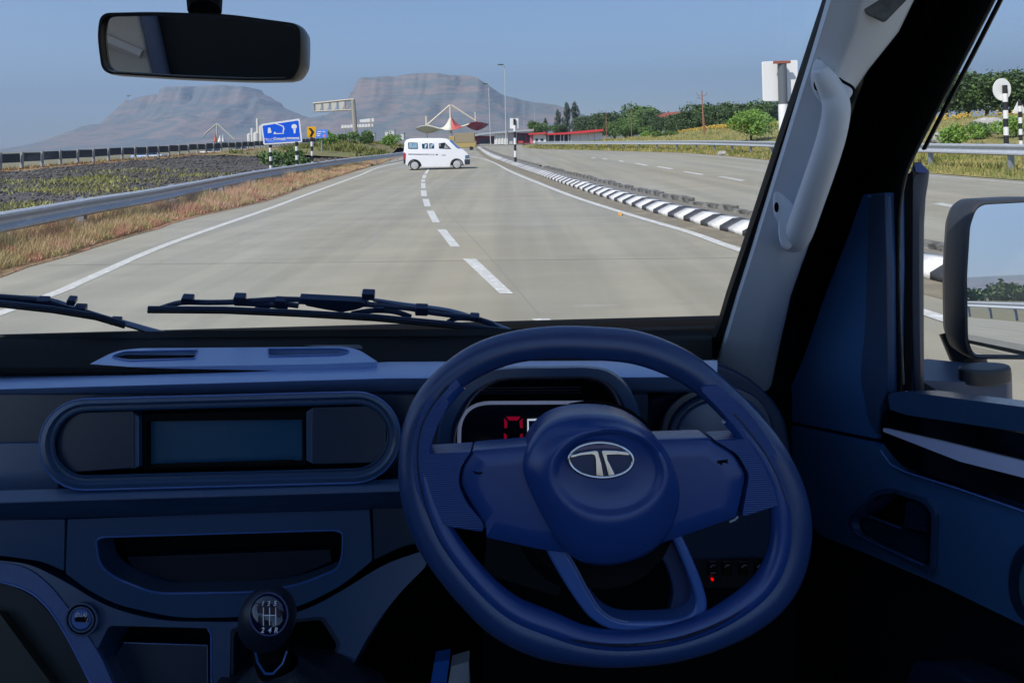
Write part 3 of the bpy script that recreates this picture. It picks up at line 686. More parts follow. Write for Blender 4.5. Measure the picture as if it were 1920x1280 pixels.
slab('symbol', [(513, 250.4), (514.6, 247.3), (516.6, 247.6), (517.4, 250), (532.5, 249.8), (532.7, 251), (517, 251.6), (513, 251.8)], B2, 0.004, swhite, root, bevel=0)
text('TRUCT', B2, 505, 262, 5.0, swhite, root, sx=0.9); text('Cmmeeth', B2, 524.5, 260.2, 5.4, swhite, root, sx=0.75, bold=0.03); text('ommmmmt', B2, 549, 258.8, 4.6, swhite, root, sx=0.8, bold=0.04)
slab('lower_stripe', [(500, 264.8), (563, 260.8), (563.5, 264.0), (500, 268.0)], B2, 0.003, lblue, root, bevel=0)
for x in (507, 556): striped_post(root, x, 269 if x < 520 else 266, x, 330, D+0.08, 5.6, 7, base=0.2)
reroot(root, (bs.p.x, bs.p.y, 0.2))
# chevron
cs = Plane(P(584, 248, 37), Vector((0.08, -1, 0))); root = empty('chevron_sign', (0, 0, 0), 0, 'yellow sign with a black chevron pointing right on a striped post', 'sign')
slab('board', rp([(575.5, 238), (592.5, 237.5), (592.5, 257.5), (576.3, 258)], 1.5, 3), cs, 0.04, syel, root, bevel=0.004)
slab('chevron', [(578.5, 240.5), (583.5, 240.5), (589.5, 248), (584.5, 256.5), (580, 256.5), (584, 248.2)], cs, 0.004, sbl, root, bevel=0, h=0.006)
striped_post(root, 584.5, 257, 589, 312, 37.06, 5.0, 7, base=0.2); reroot(root, (cs.p.x, cs.p.y, 0.2))
# small blue sign
ss = Plane(P(603, 251, 62), Vector((0, -1, 0))); root = empty('small_blue_sign', (0, 0, 0), 0, 'small blue sign board with a pink dot behind the chevron sign', 'sign')
slab('board', rp([(591, 243.5), (614, 242.5), (615, 258), (592, 260)], 1, 2), ss, 0.06, lblue, root, bevel=0.01)
slab('dot', ell(608, 255, 2.6, 2.6, 12), ss, 0.01, M('sign pink', (0.75, 0.25, 0.4), .4), root, bevel=0, h=0.012)
for y_, x0, x1 in ((246.5, 595, 603), (246.5, 605, 610), (250.5, 594, 601), (254, 594, 600)): slab('line', [(x0, y_), (x1, y_-.3), (x1, y_+1.2), (x0, y_+1.5)], ss, 0.01, swhite, root, bevel=0, h=0.012)
MB().tube([P(603, 258, 62.2), Vector((P(603, 258, 62.2).x, 62.2, 0.3))], 0.07, 8).build('post', steel_p, root, smooth=True); reroot(root, (ss.p.x, ss.p.y, 0.4))
# sign backs on striped posts
def sign_back(name, label, d, board, wpx, pxs, base, bands, n=(0, -1, 0), mat=None, inset=None):
    root = empty(name, (0, 0, 0), 0, label, 'sign'); pl = Plane(P(pxs[0], board[0][1], d), Vector(n))
    slab('board', board, pl, 0.03, mat or whitem, root, bevel=0.006, h=-0.09)
    striped_post(root, pxs[0], pxs[1], pxs[2], pxs[3], d, wpx, bands, base=base)
    p = P(pxs[0], pxs[1], d); reroot(root, (p.x, p.y, base)); return root
sign_back('signpost', 'square white sign back on a striped post standing on the median', 41, rp([(956, 222), (972, 222), (972, 241.5), (956, 241.5)], 1.5, 2), 4.6, (964.5, 223, 967, 300), 0.1, 7)
r_ = sign_back('large_sign', 'tall white sign back on a thick grey post next to the windscreen pillar', 10.2, rp([(1429, 116), (1496, 113), (1496, 190), (1431, 190)], 3, 3), 17, (1466, 116, 1467, 290), 0.1, 4)
for ch in r_.children:
    if ch.name.startswith('post'): ch.data.materials[0] = M('dark grey post paint', (0.10, 0.115, 0.13), 0.5)
b = MB(); p0 = P(1466, 117, 10.15); b.box(p0-Vector(r_.location), (0.26, 0.05, 0.04)); b.build('clamp', M('rust', (0.30, 0.09, 0.05), 0.8), r_)
sign_back('round_sign', 'round white sign back on a striped post behind the side window guardrail', 25.8, ell(1879, 168, 17, 21, 28), 8.4, (1884, 160, 1884, 318), 0.3, 9)
sign_back('triangle_sign', 'triangular white sign back on a thin striped post at the right picture edge', 27.5, rp([(1911, 186), (1926, 213), (1898, 213)], 3, 3), 6, (1912, 188, 1912, 296), 0.3, 10)
# gantry
gm = M('aged galvanised gantry', (0.36, 0.34, 0.29), 0.6, metal=0.2); D = 120
root = empty('overhead_gantry', (0, 0, 0), 0, 'rusty overhead cantilever gantry with pale panels left of the mountain', 'gantry')
b = MB(); b.tube([P(662, 187, D), Vector((P(666, 187, D).x, D, 0.6))], [0.38, 0.5], 8); b.build('post', gm, root, smooth=True)
for (a, c, r) in (((587, 194.5), (664, 186.5), .22), ((588, 209.5), (661, 206), .16), ((588, 194), (589.5, 210), .18)):
    MB().tube([P(a[0], a[1], D), P(c[0], c[1], D)], r, 6).build('chord', gm, root, smooth=True)
for k in range(5):
    x0 = 590.5+k*14.4; MB().tube([P(x0-1, 193.5-k*1.4, D), P(x0-1, 209-k*.8, D)], 0.1, 5).build('strut', gm, root)
    if k < 4: slab('panel', rp([(x0+1.5, 195.5-k*1.4), (x0+12, 194.5-k*1.4), (x0+11, 203-k), (x0+8, 208-k*.8), (x0+3, 208.4-k*.8)], 1, 2), Plane(P(600, 200, D-.1), (0, -1, 0)), 0.15, M('pale panel', (0.55, 0.53, 0.47), .6), root, bevel=0)
MB().tube([P(648, 206, D), P(662, 188, D)], 0.1, 5).build('strut', gm, root)
reroot(root, (P(666, 187, D).x, D, 0.6))
# far board row
D = 190; root = empty('far_sign_gantry', (0, 0, 0), 0, 'far white sign boards above the weedy mound beside the gantry post', 'sign'); pl = Plane(P(670, 235, D), (0, -1, 0))
slab('board', rp([(674, 224.5), (701, 221.5), (701, 228.5), (675, 229.5)], 1, 2), pl, 0.2, M('far white', (0.7, 0.7, 0.68), .6), root, bevel=0)
for k in range(11): slab('panel', [(640+k*5.5, 234.6-k*.22), (644.2+k*5.5, 234-k*.22+(k % 3)*.4), (644.6+k*5.5, 240-k*.3), (639.6+k*5.5, 240.2-k*.3)], pl, 0.2, MATS['far white'], root, bevel=0)
for x in (646, 695): MB().tube([P(x, 240 if x < 650 else 222, D), Vector((P(x, 240, D).x, D, 0))], 0.15, 6).build('post', gm, root)
MB().tube([P(639, 240.6, D), P(701, 237.6, D)], 0.1, 6).build('beam', gm, root); reroot(root, (pl.p.x, D, 0))

# ---------------------------------------------------------------- toll plaza
cream = M('canopy steel', (0.62, 0.56, 0.45), 0.5); crm = M('cream membrane', (0.70, 0.66, 0.55), 0.6); rdm = M('red membrane', (0.50, 0.10, 0.09), 0.6); drm = M('dark red membrane', (0.20, 0.02, 0.04), 0.6); ggm = M('grey green membrane', (0.62, 0.63, 0.58), .6)
D = 180.0
root = empty('toll_canopy', (0, 0, 0), 0, 'red and white tensile toll plaza canopy with a cream mast behind the van', 'canopy')
for a, c, r in (((844, 197), (845, 250), .28), ((844, 197), (799, 236), .24), ((846, 197), (892, 227), .24), ((799, 218), (800, 240), .28), ((891, 210), (892, 232), .22), ((797, 234), (830, 243), .26), ((892, 229), (850, 243), .26), ((895, 250), (895, 266), .28)):
    MB().tube([P(a[0], a[1], D), P(c[0], c[1], D)], r, 6).build('strut', cream, root, smooth=True)
def membrane(name, pts, mat, h):
    outer = [P(x, y, D+dd) for x, y, dd in pts]; c = sum(outer, Vector())/len(outer); c += Vector((0, 0, h)); n = 5; rows = []
    for k in range(n+1):
        t = k/n; rows.append([o_.lerp(c, t)+Vector((0, 0, -0.35*sin(pi*t)*abs(h))) for o_ in outer])
    return loft(name, rows, mat, root, closed=True, thick=0.06)
def sail(name, apex, pts, mat, dip):
    rows = []; A_ = P(apex[0], apex[1], D)
    for k in range(9):
        t = k/8; rows.append([A_.lerp(P(x, y, D+dd), t)-Vector((0, 0, dip*sin(pi*t))) for x, y, dd in pts])
    return loft(name, rows, mat, root, thick=0.06)
sail('membrane', (845, 217), [(824, 240, 4), (824, 241, 0), (836, 244, -4), (848, 244, -4)], crm, 1.0)
sail('membrane', (845, 217), [(848, 244, -4), (858, 242, -4), (870, 237, 0), (872, 236, 4)], rdm, 1.0)
sail('membrane', (895, 245), [(875, 237, 0), (882, 230, -4), (892, 228, -4), (905, 230, -4), (917, 233, 0)], drm, 0.25)
sail('membrane', (799, 250), [(778, 241, 0), (788, 236, -4), (800, 235, -4), (812, 238, -4), (826, 243, 0)], ggm, 0.25)
sail('membrane', (899, 222), [(892, 228, -4), (905, 230, -4), (917, 233, 0)], drm, 0.05) if False else None
MB().tube([P(800, 250, D), Vector((P(800, 250, D).x, D, 0.2))], 0.35, 8).build('column', whitem, root, smooth=True)
MB().tube([P(895, 262, D), Vector((P(895, 250, D).x, D, 0.2))], 0.5, 8).build('column', syel, root, smooth=True)
MB().tube([P(847, 240, D), Vector((P(847, 240, D).x, D, 0.2))], 0.15, 8).build('column', cream, root, smooth=True)
reroot(root, (P(845, 197, D).x, D, 0.1))
# far second canopy on the left
D = 260; root = empty('far_toll_canopy', (0, 0, 0), 0, 'hazy far tensile canopy mast with red and white sails behind the fence', 'canopy')
for a, c, r in (((407, 232), (407, 272), .35), ((407, 232), (386, 250), .3), ((407, 232), (440, 262), .3), ((386, 250), (380, 258), .25)): MB().tube([P(a[0], a[1], D), P(c[0], c[1], D)], r, 6).build('strut', M('hazy steel', (0.45, 0.44, 0.38), .6), root, smooth=True)
sail('membrane', (404, 246), [(400, 266, 0), (403, 267, -2), (407, 266, 0)], M('orange membrane', (0.6, 0.14, 0.08), .6), 0.3)
sail('membrane', (413, 253), [(406, 266, 0), (411, 267, -3), (416, 266, 0)], whitem, 0.3); sail('membrane', (418, 252), [(415, 266, 0), (419, 267, -3), (424, 266, 0)], whitem, 0.3)
reroot(root, (P(407, 232, D).x, D, 0.1))
# buildings
def bx(name, x0, y0, x1, y1, d, depth, mat, root, bevel=0.0):
    pl = Plane(P((x0+x1)/2, y0, d), (0, -1, 0)); return slab(name, [(x0, y0), (x1, y0), (x1, y1), (x0, y1)], pl, depth, mat, root, bevel=bevel)
redr = M('red roof', (0.66, 0.05, 0.06), 0.5); whw = M('white wall', (0.76, 0.76, 0.73), 0.7, var=[(0.80, 0.80, 0.78)], vscale=.6); dkw = M('dark window', (0.03, 0.045, 0.07), 0.15); grw = M('grey roof sheet', (0.35, 0.39, 0.42), 0.6); mar = M('maroon wall', (0.16, 0.03, 0.06), .6); pinkw = M('pink wall', (0.55, 0.16, 0.20), .6)
D = 165
root = empty('toll_office', (0, 0, 0), 0, 'long low white building with a curved red roof edge beside the road', 'building')
def ply(name, pts, d, depth, mat, root): return slab(name, pts, Plane(P(pts[0][0], pts[0][1], d), (0, -1, 0)), depth, mat, root, bevel=0)
ply('roof', [(1022, 250.5), (1060, 248.5), (1100, 244.5), (1131, 242), (1132, 246), (1100, 249), (1060, 252), (1022, 253.5)], D-1.5, 12, redr, root)
ply('roof', [(992, 250), (1024, 247.8), (1024, 251), (992, 253)], D-2, 12, redr, root)
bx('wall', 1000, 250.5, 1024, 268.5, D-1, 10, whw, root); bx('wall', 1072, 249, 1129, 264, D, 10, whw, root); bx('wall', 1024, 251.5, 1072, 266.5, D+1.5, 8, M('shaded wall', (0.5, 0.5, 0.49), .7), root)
bx('pink_wall', 995, 252, 1000, 269, D-.5, 10, pinkw, root)
for x0, x1 in ((1004, 1008.5), (1013.5, 1019)): bx('window', x0, 260, x1, 264.5, D-1.06, .1, dkw, root)
for x0, x1 in ((1030, 1038), (1041, 1050), (1052, 1056), (1058, 1064)): bx('window', x0, 253, x1, 263.5, D+1.44, .1, dkw, root)
for x in (1028, 1040, 1051, 1057, 1066, 1071): MB().tube([P(x, 251, D-.3), P(x, 266, D-.3)], .14, 6).build('column', whitem, root)
for x in (1088, 1102.5, 1115): MB().box(P(x, 256.5, D-.02), (.07, .06, 2.0)).build('wall_joint', M('joint grey', (.3, .3, .3), .8), root)
reroot(root, (P(1065, 268, D).x, D, 0))
root = empty('toll_hall', (0, 0, 0), 0, 'grey roofed toll hall with maroon wall and white corrugated block', 'building')
D = 172
ply('roof', [(876, 255), (900, 250), (930, 247), (1001, 242), (1001, 245.5), (930, 250.5), (900, 254), (876, 258)], D-2, 12, grw, root)
bx('maroon_wall', 880, 255, 927, 270, D, 9, mar, root); bx('maroon_wall', 969, 249, 995, 270, D, 9, M('maroon wall two', (0.25, 0.05, 0.08), .6), root)
for k in range(5): bx('glass_panel', 900+k*5.4, 261, 904.6+k*5.4, 270, D-.1, .1, dkw, root)
for x0, x1 in ((972, 978), (979, 984), (988, 992)): bx('glass_panel', x0, 252, x1, 265, D-.1, .1, dkw, root)
bx('sign_board', 972, 263, 981, 268, D-.3, .1, M('red board', (.6, .1, .08), .5), root)
for k in range(9): bx('cladding_sheet', 927+k*2.8, 247.5-k*.1, 929.3+k*2.8, 270.5, D-1-.15*(k % 2), 6, whw, root)
bx('wall', 952.5, 248.5, 968, 270, D-.5, 6, M('pale grey wall', (0.45, 0.47, 0.48), .7), root)
reroot(root, (P(930, 268, D).x, D, 0))
# silos and white buildings
D = 320; sil = M('white silo', (0.66, 0.65, 0.62), .6)
for x0, y0, x1, y1, lb_ in ((464, 250, 472, 264, 'short white silo at the left of the plant behind the fence'), (471, 240, 476, 264, 'narrow white tower second from left of the plant'), (476, 247, 487, 264, 'broad white silo block beside the blue sign'), (481, 222, 486, 247, 'tall slim white tower left of the blue sign'), (487, 235, 494, 264, 'white block just touching the blue sign edge')):
    a = P((x0+x1)/2, y1+10, D); t = P((x0+x1)/2, y0, D); r = (x1-x0)/2*D/F
    root = empty('silo', (a.x, a.y, a.z), 0, lb_, 'silo'); MB().tube([(0, 0, 0), (0, 0, t.z-a.z-r*.5)], r, 14).build('shell', sil, root, smooth=True)
    MB().tube([(0, 0, t.z-a.z-r*.5), (0, 0, t.z-a.z)], [r, r*.3], 14).build('cap', M('silo cap', (.5, .5, .48), .6), root, smooth=True)
D = 420
for x0, y0, x1, y1, lb_ in ((722, 246, 728, 262, 'small white building block right of the gantry, lower one'), (729, 244, 739, 262, 'small white building block above the mound, taller one'), (691, 250, 702, 262, 'small pale hut on the skyline of the weedy mound'), (751, 250, 757, 262, 'tiny white hut left of the canopy column')):
    root = empty('white_building', (0, 0, 0), 0, lb_, 'building'); bx('wall', x0, y0, x1, y1, D, 6, sil, root); bx('roof', x0-.5, y0-1, x1+.5, y0+.2, D-.3, 7, grw, root)
    if x1-x0 > 7: bx('window', x0+2, y0+3, x0+4, y0+6, D-.1, .1, dkw, root)
    reroot(root, (P((x0+x1)/2, y1, D).x, D, 0))
D = 190
root = empty('red_roof_house', (0, 0, 0), 0, 'house with a red hipped roof rising above the dark treeline', 'house')
ply('roof', [(1232, 219), (1250, 211.5), (1276, 209), (1287, 216), (1270, 220)], 176, 6, M('red tile roof', (0.45, 0.13, 0.11), .7), root); bx('wall', 1242, 218.5, 1276, 262, 177, 5, whw, root); reroot(root, (P(1262, 262, 177).x, 177, 0))
# lamp masts and poles
def mast(name, x0, y0, x1, y1, d, label, mat, head=True, r=0.11, base=0.1, cat='lamp post'):
    r *= .7
    t = P(x1, y1, d); t0 = Vector((P(x0, y0, d).x, d, base)); root = empty(name, t0, 0, label, cat)
    MB().tube([(0, 0, 0), t-t0], [r*1.5, r], 8).build('pole', mat, root, smooth=True)
    if head:
        MB().tube([t-t0, t-t0+Vector((-0.8, -.3, 0.05)), t-t0+Vector((-1.9, -.5, -0.05))], [.06, .06, .04], 5).build('arm', mat, root)
        MB().box(t-t0+Vector((-0.9, -.3, 0.05)), (1.3, .5, .22)).build('lamp_head', M('lamp head', (.03, .035, .03), .5), root, bevel=0.05)
    return root
pw = M('pole grey', (0.50, 0.50, 0.48), .5)
mast('lamp_post', 949, 270, 946, 122, 150, 'tall grey lamp post right of the canopy, taller of two', pw); mast('lamp_post', 920, 270, 916, 158, 165, 'grey lamp post in front of the toll hall, shorter of two', pw)
for x, yt, lb_ in ((983, 190, 'faint thin mast right of the lamp posts'), (1003, 196, 'faint thin mast above the toll office corner')): mast('mast', x, 268, x-1, yt, 260, lb_, pw, False, 0.06, cat='mast')
rusty = M('rusty pole', (0.30, 0.14, 0.09), .7)
for x0, x1, yt, d, lb_ in ((1184.5, 1183, 205, 110, 'thin brown pole in front of the treeline, middle one'), (1137.5, 1136, 208, 120, 'thin dark brown pole near the red building end')):
    mast('utility_pole', x0, 264, x1, yt, d, lb_, rusty, False, 0.065, 0.2, 'utility pole')
r_ = mast('utility_pole', 1320, 262, 1316, 170, 85, 'red brown utility pole with V shaped crossarms in front of the trees', rusty, False, 0.10, 0.4, 'utility pole')
t = P(1316, 181, 85)-r_.location
for s in (-1, 1): MB().tube([t, t+Vector((s*.45, 0, .12)), t+Vector((s*.65, 0, .35))], .035, 5).build('crossarm', rusty, r_)
MB().tube([t+Vector((-.7, 0, -.15)), t+Vector((.1, 0, -.35))], .04, 5).build('brace', rusty, r_)
for s in (-1, 1): MB().tube([t+Vector((s*.65, 0, .33)), t+Vector((s*.68, 0, .5))], .05, 6).build('insulator', M('insulator', (.25, .2, .2), .4), r_)
MB().tube([t+Vector((.35, 0, -5.4)), t+Vector((.05, 0, -1))], .06, 5).build('stay', rusty, r_)
# bird
c = P(241, 180, 60); b = MB(); b.add([c+Vector(v) for v in ((-.32, 0, .04), (-.1, .08, .03), (0, .12, 0), (.1, .08, .03), (.32, 0, .06), (.1, -.1, .0), (0, -.2, -.02), (-.1, -.1, .0), (0, 0, .08), (0, 0, -.07))], [(0, 1, 8), (1, 2, 8), (2, 3, 8), (3, 4, 8), (4, 5, 8), (5, 6, 8), (6, 7, 8), (7, 0, 8), (1, 0, 9), (2, 1, 9), (3, 2, 9), (4, 3, 9), (5, 4, 9), (6, 5, 9), (7, 6, 9), (0, 7, 9)])
tag(b.build('bird', M('bird feathers', (.16, .18, .2), .8)), 'small dark bird gliding left of the first mountain', 'bird')
# boulders in the field
for x, y, d, r, lb_ in ((1857, 268, 38, .85, 'pale rounded boulder in the grass left of the round sign'), (1762, 262, 36, .5, 'pale boulder beside the window frame behind the guardrail'), (1354, 285, 48, .3, 'small pale rock under the far guardrail')):
    bm = bmesh.new(); bmesh.ops.create_icosphere(bm, subdivisions=3, radius=1); p = P(x, y, d)
    for v in bm.verts: v.co = Vector((v.co.x*r*1.25, v.co.y*r, v.co.z*r*.85))*(1+.25*noise.noise(v.co*1.6+Vector((x, 0, 0))))
    me = bpy.data.meshes.new('boulder'); bm.to_mesh(me); bm.free(); o = link('boulder', me, M('pale rock', (.42, .40, .38), .9, var=[(.3, .29, .27), (.5, .48, .46)], vscale=2, bump=.5, bscale=8)); o.location = (p.x, p.y, rz(p.x, p.y)+r*.35); tag(o, lb_, 'boulder')

# ---------------------------------------------------------------- vehicles
tyre = M('tyre', (0.012, 0.012, 0.013), .8); vglass = M('vehicle glass', (0.02, 0.03, 0.04), .06, coat=.5)
def disc(c, r, wd, n=22, r2=None):
    b = MB(); c = Vector(c); b.tube([c+Vector((0, -wd/2, 0)), c+Vector((0, -wd/2*.7, 0)), c+Vector((0, wd/2*.7, 0)), c+Vector((0, wd/2, 0))], [r*.93, r, r, r*.93] if r2 is None else [r2, r, r, r2], n); return b
van = empty('white_van', (0, 0, 0), 0, 'white minivan standing across the road on the centre line', 'van')
S = 0.00263
def vp(cx_, cy_): return ((cx_-960)*S, (940-.064*(cx_-470)-cy_)*S)
prof = [(262, 330), (300, 275), (380, 243), (560, 225), (1060, 205), (1180, 210), (1245, 232), (1330, 290), (1480, 410), (1570, 450), (1650, 510), (1684, 570), (1690, 700), (1680, 765), (1560, 775)]
def arch(cx_, cy_, r, a0, a1, n=9): return [(cx_+r*cos(radians(a0+(a1-a0)*k/n)), cy_-r*sin(radians(a0+(a1-a0)*k/n))) for k in range(n+1)]
prof += arch(1405, 800, 125, 12, 172)+[(1240, 835), (610, 862)]+arch(475, 845, 125, 8, 172)+[(300, 835), (258, 800), (240, 700), (236, 560)]
wv = 0.72
n = len(prof); loc = [vp(a, b_) for a, b_ in prof]
rows = []
for yy, ins in ((-wv, .10), (-wv*.97, .04), (-wv*.9, .0), (wv*.9, .0), (wv*.97, .04), (wv, .10)):
    cxv, czv = 0.0, 0.95
    rows.append([Vector((x*(1-ins*.25) if z > .9 else x*(1-ins*.1), yy*(1 if z < 1.0 else 1-(z-1.0)*.16), (z if z < 1.5 else z-ins*.5*(z-1.5)*3))) for x, z in loc])
vs = [p for r in rows for p in r]; fs = [tuple(range(n)), tuple(range(len(vs)-1, len(vs)-n-1, -1))]
for i in range(5): fs += [(i*n+k, i*n+(k+1) % n, (i+1)*n+(k+1) % n, (i+1)*n+k) for k in range(n)]
vanp = M('van white paint', (0.80, 0.80, 0.82), 0.3, coat=.4)
mk('body', vs, fs, vanp, van, smooth=True, angle=35)
def side(name, pts, mat, off=0.0, bevel=0):
    out = []
    for a, b_ in pts:
        x, z = vp(a, b_); yy = -(wv*(1 if z < 1.0 else 1-(z-1.0)*.16)+.004+off); out.append(Vector((x, yy, z)))
    m = len(out); vs = out+[v+Vector((0, .03, 0)) for v in out]
    return mk(name, vs, [tuple(range(m)), tuple(range(2*m-1, m-1, -1))]+[(k, (k+1) % m, (k+1) % m+m, k+m) for k in range(m)], mat, van)
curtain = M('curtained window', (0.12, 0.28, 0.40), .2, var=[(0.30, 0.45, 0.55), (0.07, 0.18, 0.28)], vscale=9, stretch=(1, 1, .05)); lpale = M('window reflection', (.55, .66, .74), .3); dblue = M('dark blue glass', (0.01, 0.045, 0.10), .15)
o_ = side('window', rp([(338, 328), (550, 325), (550, 460), (340, 464)], 12, 3), M('window rubber', (.03, .06, .09), .5)); side('window_pane', rp([(352, 340), (538, 337), (538, 448), (354, 452)], 8, 2), curtain, .004)
side('window', rp([(642, 345), (912, 325), (912, 440), (650, 452)], 8, 2), dblue)
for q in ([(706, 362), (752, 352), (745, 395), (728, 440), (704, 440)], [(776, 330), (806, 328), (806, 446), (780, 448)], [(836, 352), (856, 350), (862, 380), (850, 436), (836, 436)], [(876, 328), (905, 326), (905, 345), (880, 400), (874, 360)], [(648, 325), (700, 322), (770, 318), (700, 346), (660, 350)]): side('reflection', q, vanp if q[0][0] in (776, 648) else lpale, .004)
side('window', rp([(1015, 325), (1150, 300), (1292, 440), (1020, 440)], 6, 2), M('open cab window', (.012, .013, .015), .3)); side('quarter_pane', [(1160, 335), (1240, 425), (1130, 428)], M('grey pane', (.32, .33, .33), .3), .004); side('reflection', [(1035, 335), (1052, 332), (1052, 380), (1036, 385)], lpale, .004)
side('trim_line', [(330, 578), (585, 574), (720, 572), (720, 580), (585, 586), (330, 586)], M('trim grey', (.25, .25, .26), .5))
for x in (725, 765, 825, 880): side('door_handle', [(x, 566), (x+22, 566), (x+22, 584), (x, 586)], M('handle brown', (.12, .08, .07), .5))
side('door_handle', [(935, 570), (995, 566), (985, 582), (945, 584)], M('trim dark', (.05, .05, .06), .5)); side('door_handle', [(1075, 576), (1165, 573), (1165, 583), (1075, 586)], MATS['trim grey'])
for x in (600, 960): side('door_gap', [(x, 300), (x+4, 300), (x+4, 800), (x, 800)], M('door gap', (.35, .35, .36), .7), -.002)
def vbox(name, x0, y0, x1, y1, yy0, yy1, mat, bev=.02):
    a, z1 = vp(x0, y0); b_, z0 = vp(x1, y1); MB().box(((a+b_)/2, (yy0+yy1)/2, (z0+z1)/2), (abs(b_-a), yy1-yy0, abs(z1-z0))).build(name, mat, van, bevel=bev)
vbox('tail_lamp', 232, 560, 275, 700, -.735, -.55, M('red lamp', (.45, .03, .03), .3)); vbox('rear_bumper', 232, 702, 272, 800, -.74, .74, blackm); vbox('front_bumper', 1575, 655, 1702, 770, -.74, .74, M('bumper blue black', (.03, .04, .055), .4), .05)
vbox('headlamp', 1590, 560, 1690, 650, -.73, -.45, M('headlamp glass', (.10, .17, .25), .15), .05); vbox('headlamp', 1590, 560, 1690, 650, .45, .73, MATS['headlamp glass'], .05)
q = [vp(1262, 242), vp(1478, 404)]; dn = Vector((q[1][1]-q[0][1], 0, -(q[1][0]-q[0][0]))).normalized()*-.012
mk('windscreen', [Vector((q[0][0], -.60, q[0][1]))+dn, Vector((q[0][0], .60, q[0][1]))+dn, Vector((q[1][0], .70, q[1][1]))+dn, Vector((q[1][0], -.70, q[1][1]))+dn]+[Vector((q[0][0], -.60, q[0][1]))-dn, Vector((q[0][0], .60, q[0][1]))-dn, Vector((q[1][0], .70, q[1][1]))-dn, Vector((q[1][0], -.70, q[1][1]))-dn], [(0, 1, 2, 3), (7, 6, 5, 4), (0, 4, 5, 1), (1, 5, 6, 2), (2, 6, 7, 3), (3, 7, 4, 0)], M('windscreen blue', (.06, .16, .42), .08, coat=.5), van)
side('windscreen_edge', [(1252, 236), (1300, 238), (1345, 262), (1375, 320), (1430, 385), (1490, 405), (1480, 428), (1410, 410), (1330, 330), (1270, 275)], MATS['windscreen blue'], .002)
hub = M('silver hubcap', (.50, .50, .50), .4, metal=.3, var=[(.6, .6, .6)], vscale=12)
for cx_, cy_ in ((475, 845), (1410, 795)):
    x, z = vp(cx_, cy_); z = .275
    for sd in (-1, 1):
        w_ = disc((x, sd*.63, z), .275, .16).build('wheel', tyre, van, smooth=True); disc((x, sd*.63+sd*.05, z), .215, .09, r2=.15).build('hubcap', hub, w_, smooth=True)
    side('wheel_arch', [p for p in arch(cx_, cy_, 150, 0, 180, 14)]+[p for p in arch(cx_, cy_, 122, 180, 0, 14)], M('arch black', (.01, .01, .01), .7), .003)
MB().box((0.0, 0, .30), (3.1, 1.2, .16)).build('chassis', blackm, van)
van.location = (P(819, 319, 38).x, 38.2, 0.004); van.rotation_euler = (0, 0, radians(5))
def small_car(name, x, y, d, L, h, paint_m, label, cat='car', rzz=0.0, base=None, truck=False):
    p = P(x, y, d); z = base if base is not None else p.z; root = empty(name, (p.x, p.y, z), rzz, label, cat)
    MB().box((0, 0, h*.36), (L, 1.6, h*.42)).build('body', paint_m, root, bevel=.12)
    if truck: MB().box((L*.1, 0, h*.78), (L*.7, 1.7, h*.6)).build('load_box', M('canvas', (.30, .25, .16), .8), root, bevel=.05); MB().box((-L*.36, 0, h*.7), (L*.2, 1.6, h*.4)).build('cab', paint_m, root, bevel=.08)
    else:
        c_ = MB().box((-.05*L, 0, h*.74), (L*.55, 1.4, h*.4), top=.8).build('cabin', vglass, root, bevel=.08); MB().box((-.05*L, 0, h*.955), (L*.42, 1.1, .05)).build('roof', paint_m, root, bevel=.02)
    for a in (-.32, .32):
        for b_ in (-1, 1): disc((a*L, b_*.72, .3), .3, .2, 14).build('wheel', tyre, root, smooth=True)
small_car('white_car', 403, 279, 100, 4.2, 1.5, whitem, 'white car passing behind the fence near the far canopy', base=0.1)
small_car('blue_car', 281, 289, 80, 4.0, 1.5, M('pale blue paint', (.25, .38, .6), .3), 'pale blue car seen under the fence panels', base=0.0)
small_car('pickup', 452, 276, 130, 4.5, 1.6, M('pale grey paint', (.5, .5, .5), .3), 'pale grey car behind the fence left of the blue sign', base=0.1)
small_car('lorry', 867, 270, 105, 4.6, 2.6, M('yellow ochre paint', (.42, .32, .12), .5), 'ochre lorry just in front of the white van nose', 'lorry', base=.01, truck=True)
# things behind the truck that its wing mirror shows
rb = []
for k in range(34): rb += [(20+k*14+rnd.uniform(-4, 4), -270+rnd.uniform(-15, 15)-k*2, rnd.uniform(1.5, 2.5), 8, 8, rnd.uniform(2.2, 4.2))]
rcm = crown_mesh(rb, 26000, .9, leaf_mats[1], 91); tag(link('rear_treeline', rcm, None), kind='stuff')
small_car('reflected_car', 5, 5, 1, 4.2, 1.5, M('dark car paint', (.05, .07, .10), .3), 'dark car reflected small in the wing mirror', rzz=0.1, base=0.0).__class__
bpy.data.objects['reflected_car'].location = (75, -150, 0)
rr2 = [Vector((x, -55-0.1*x, 0)) for x in range(-5, 110, 4)]

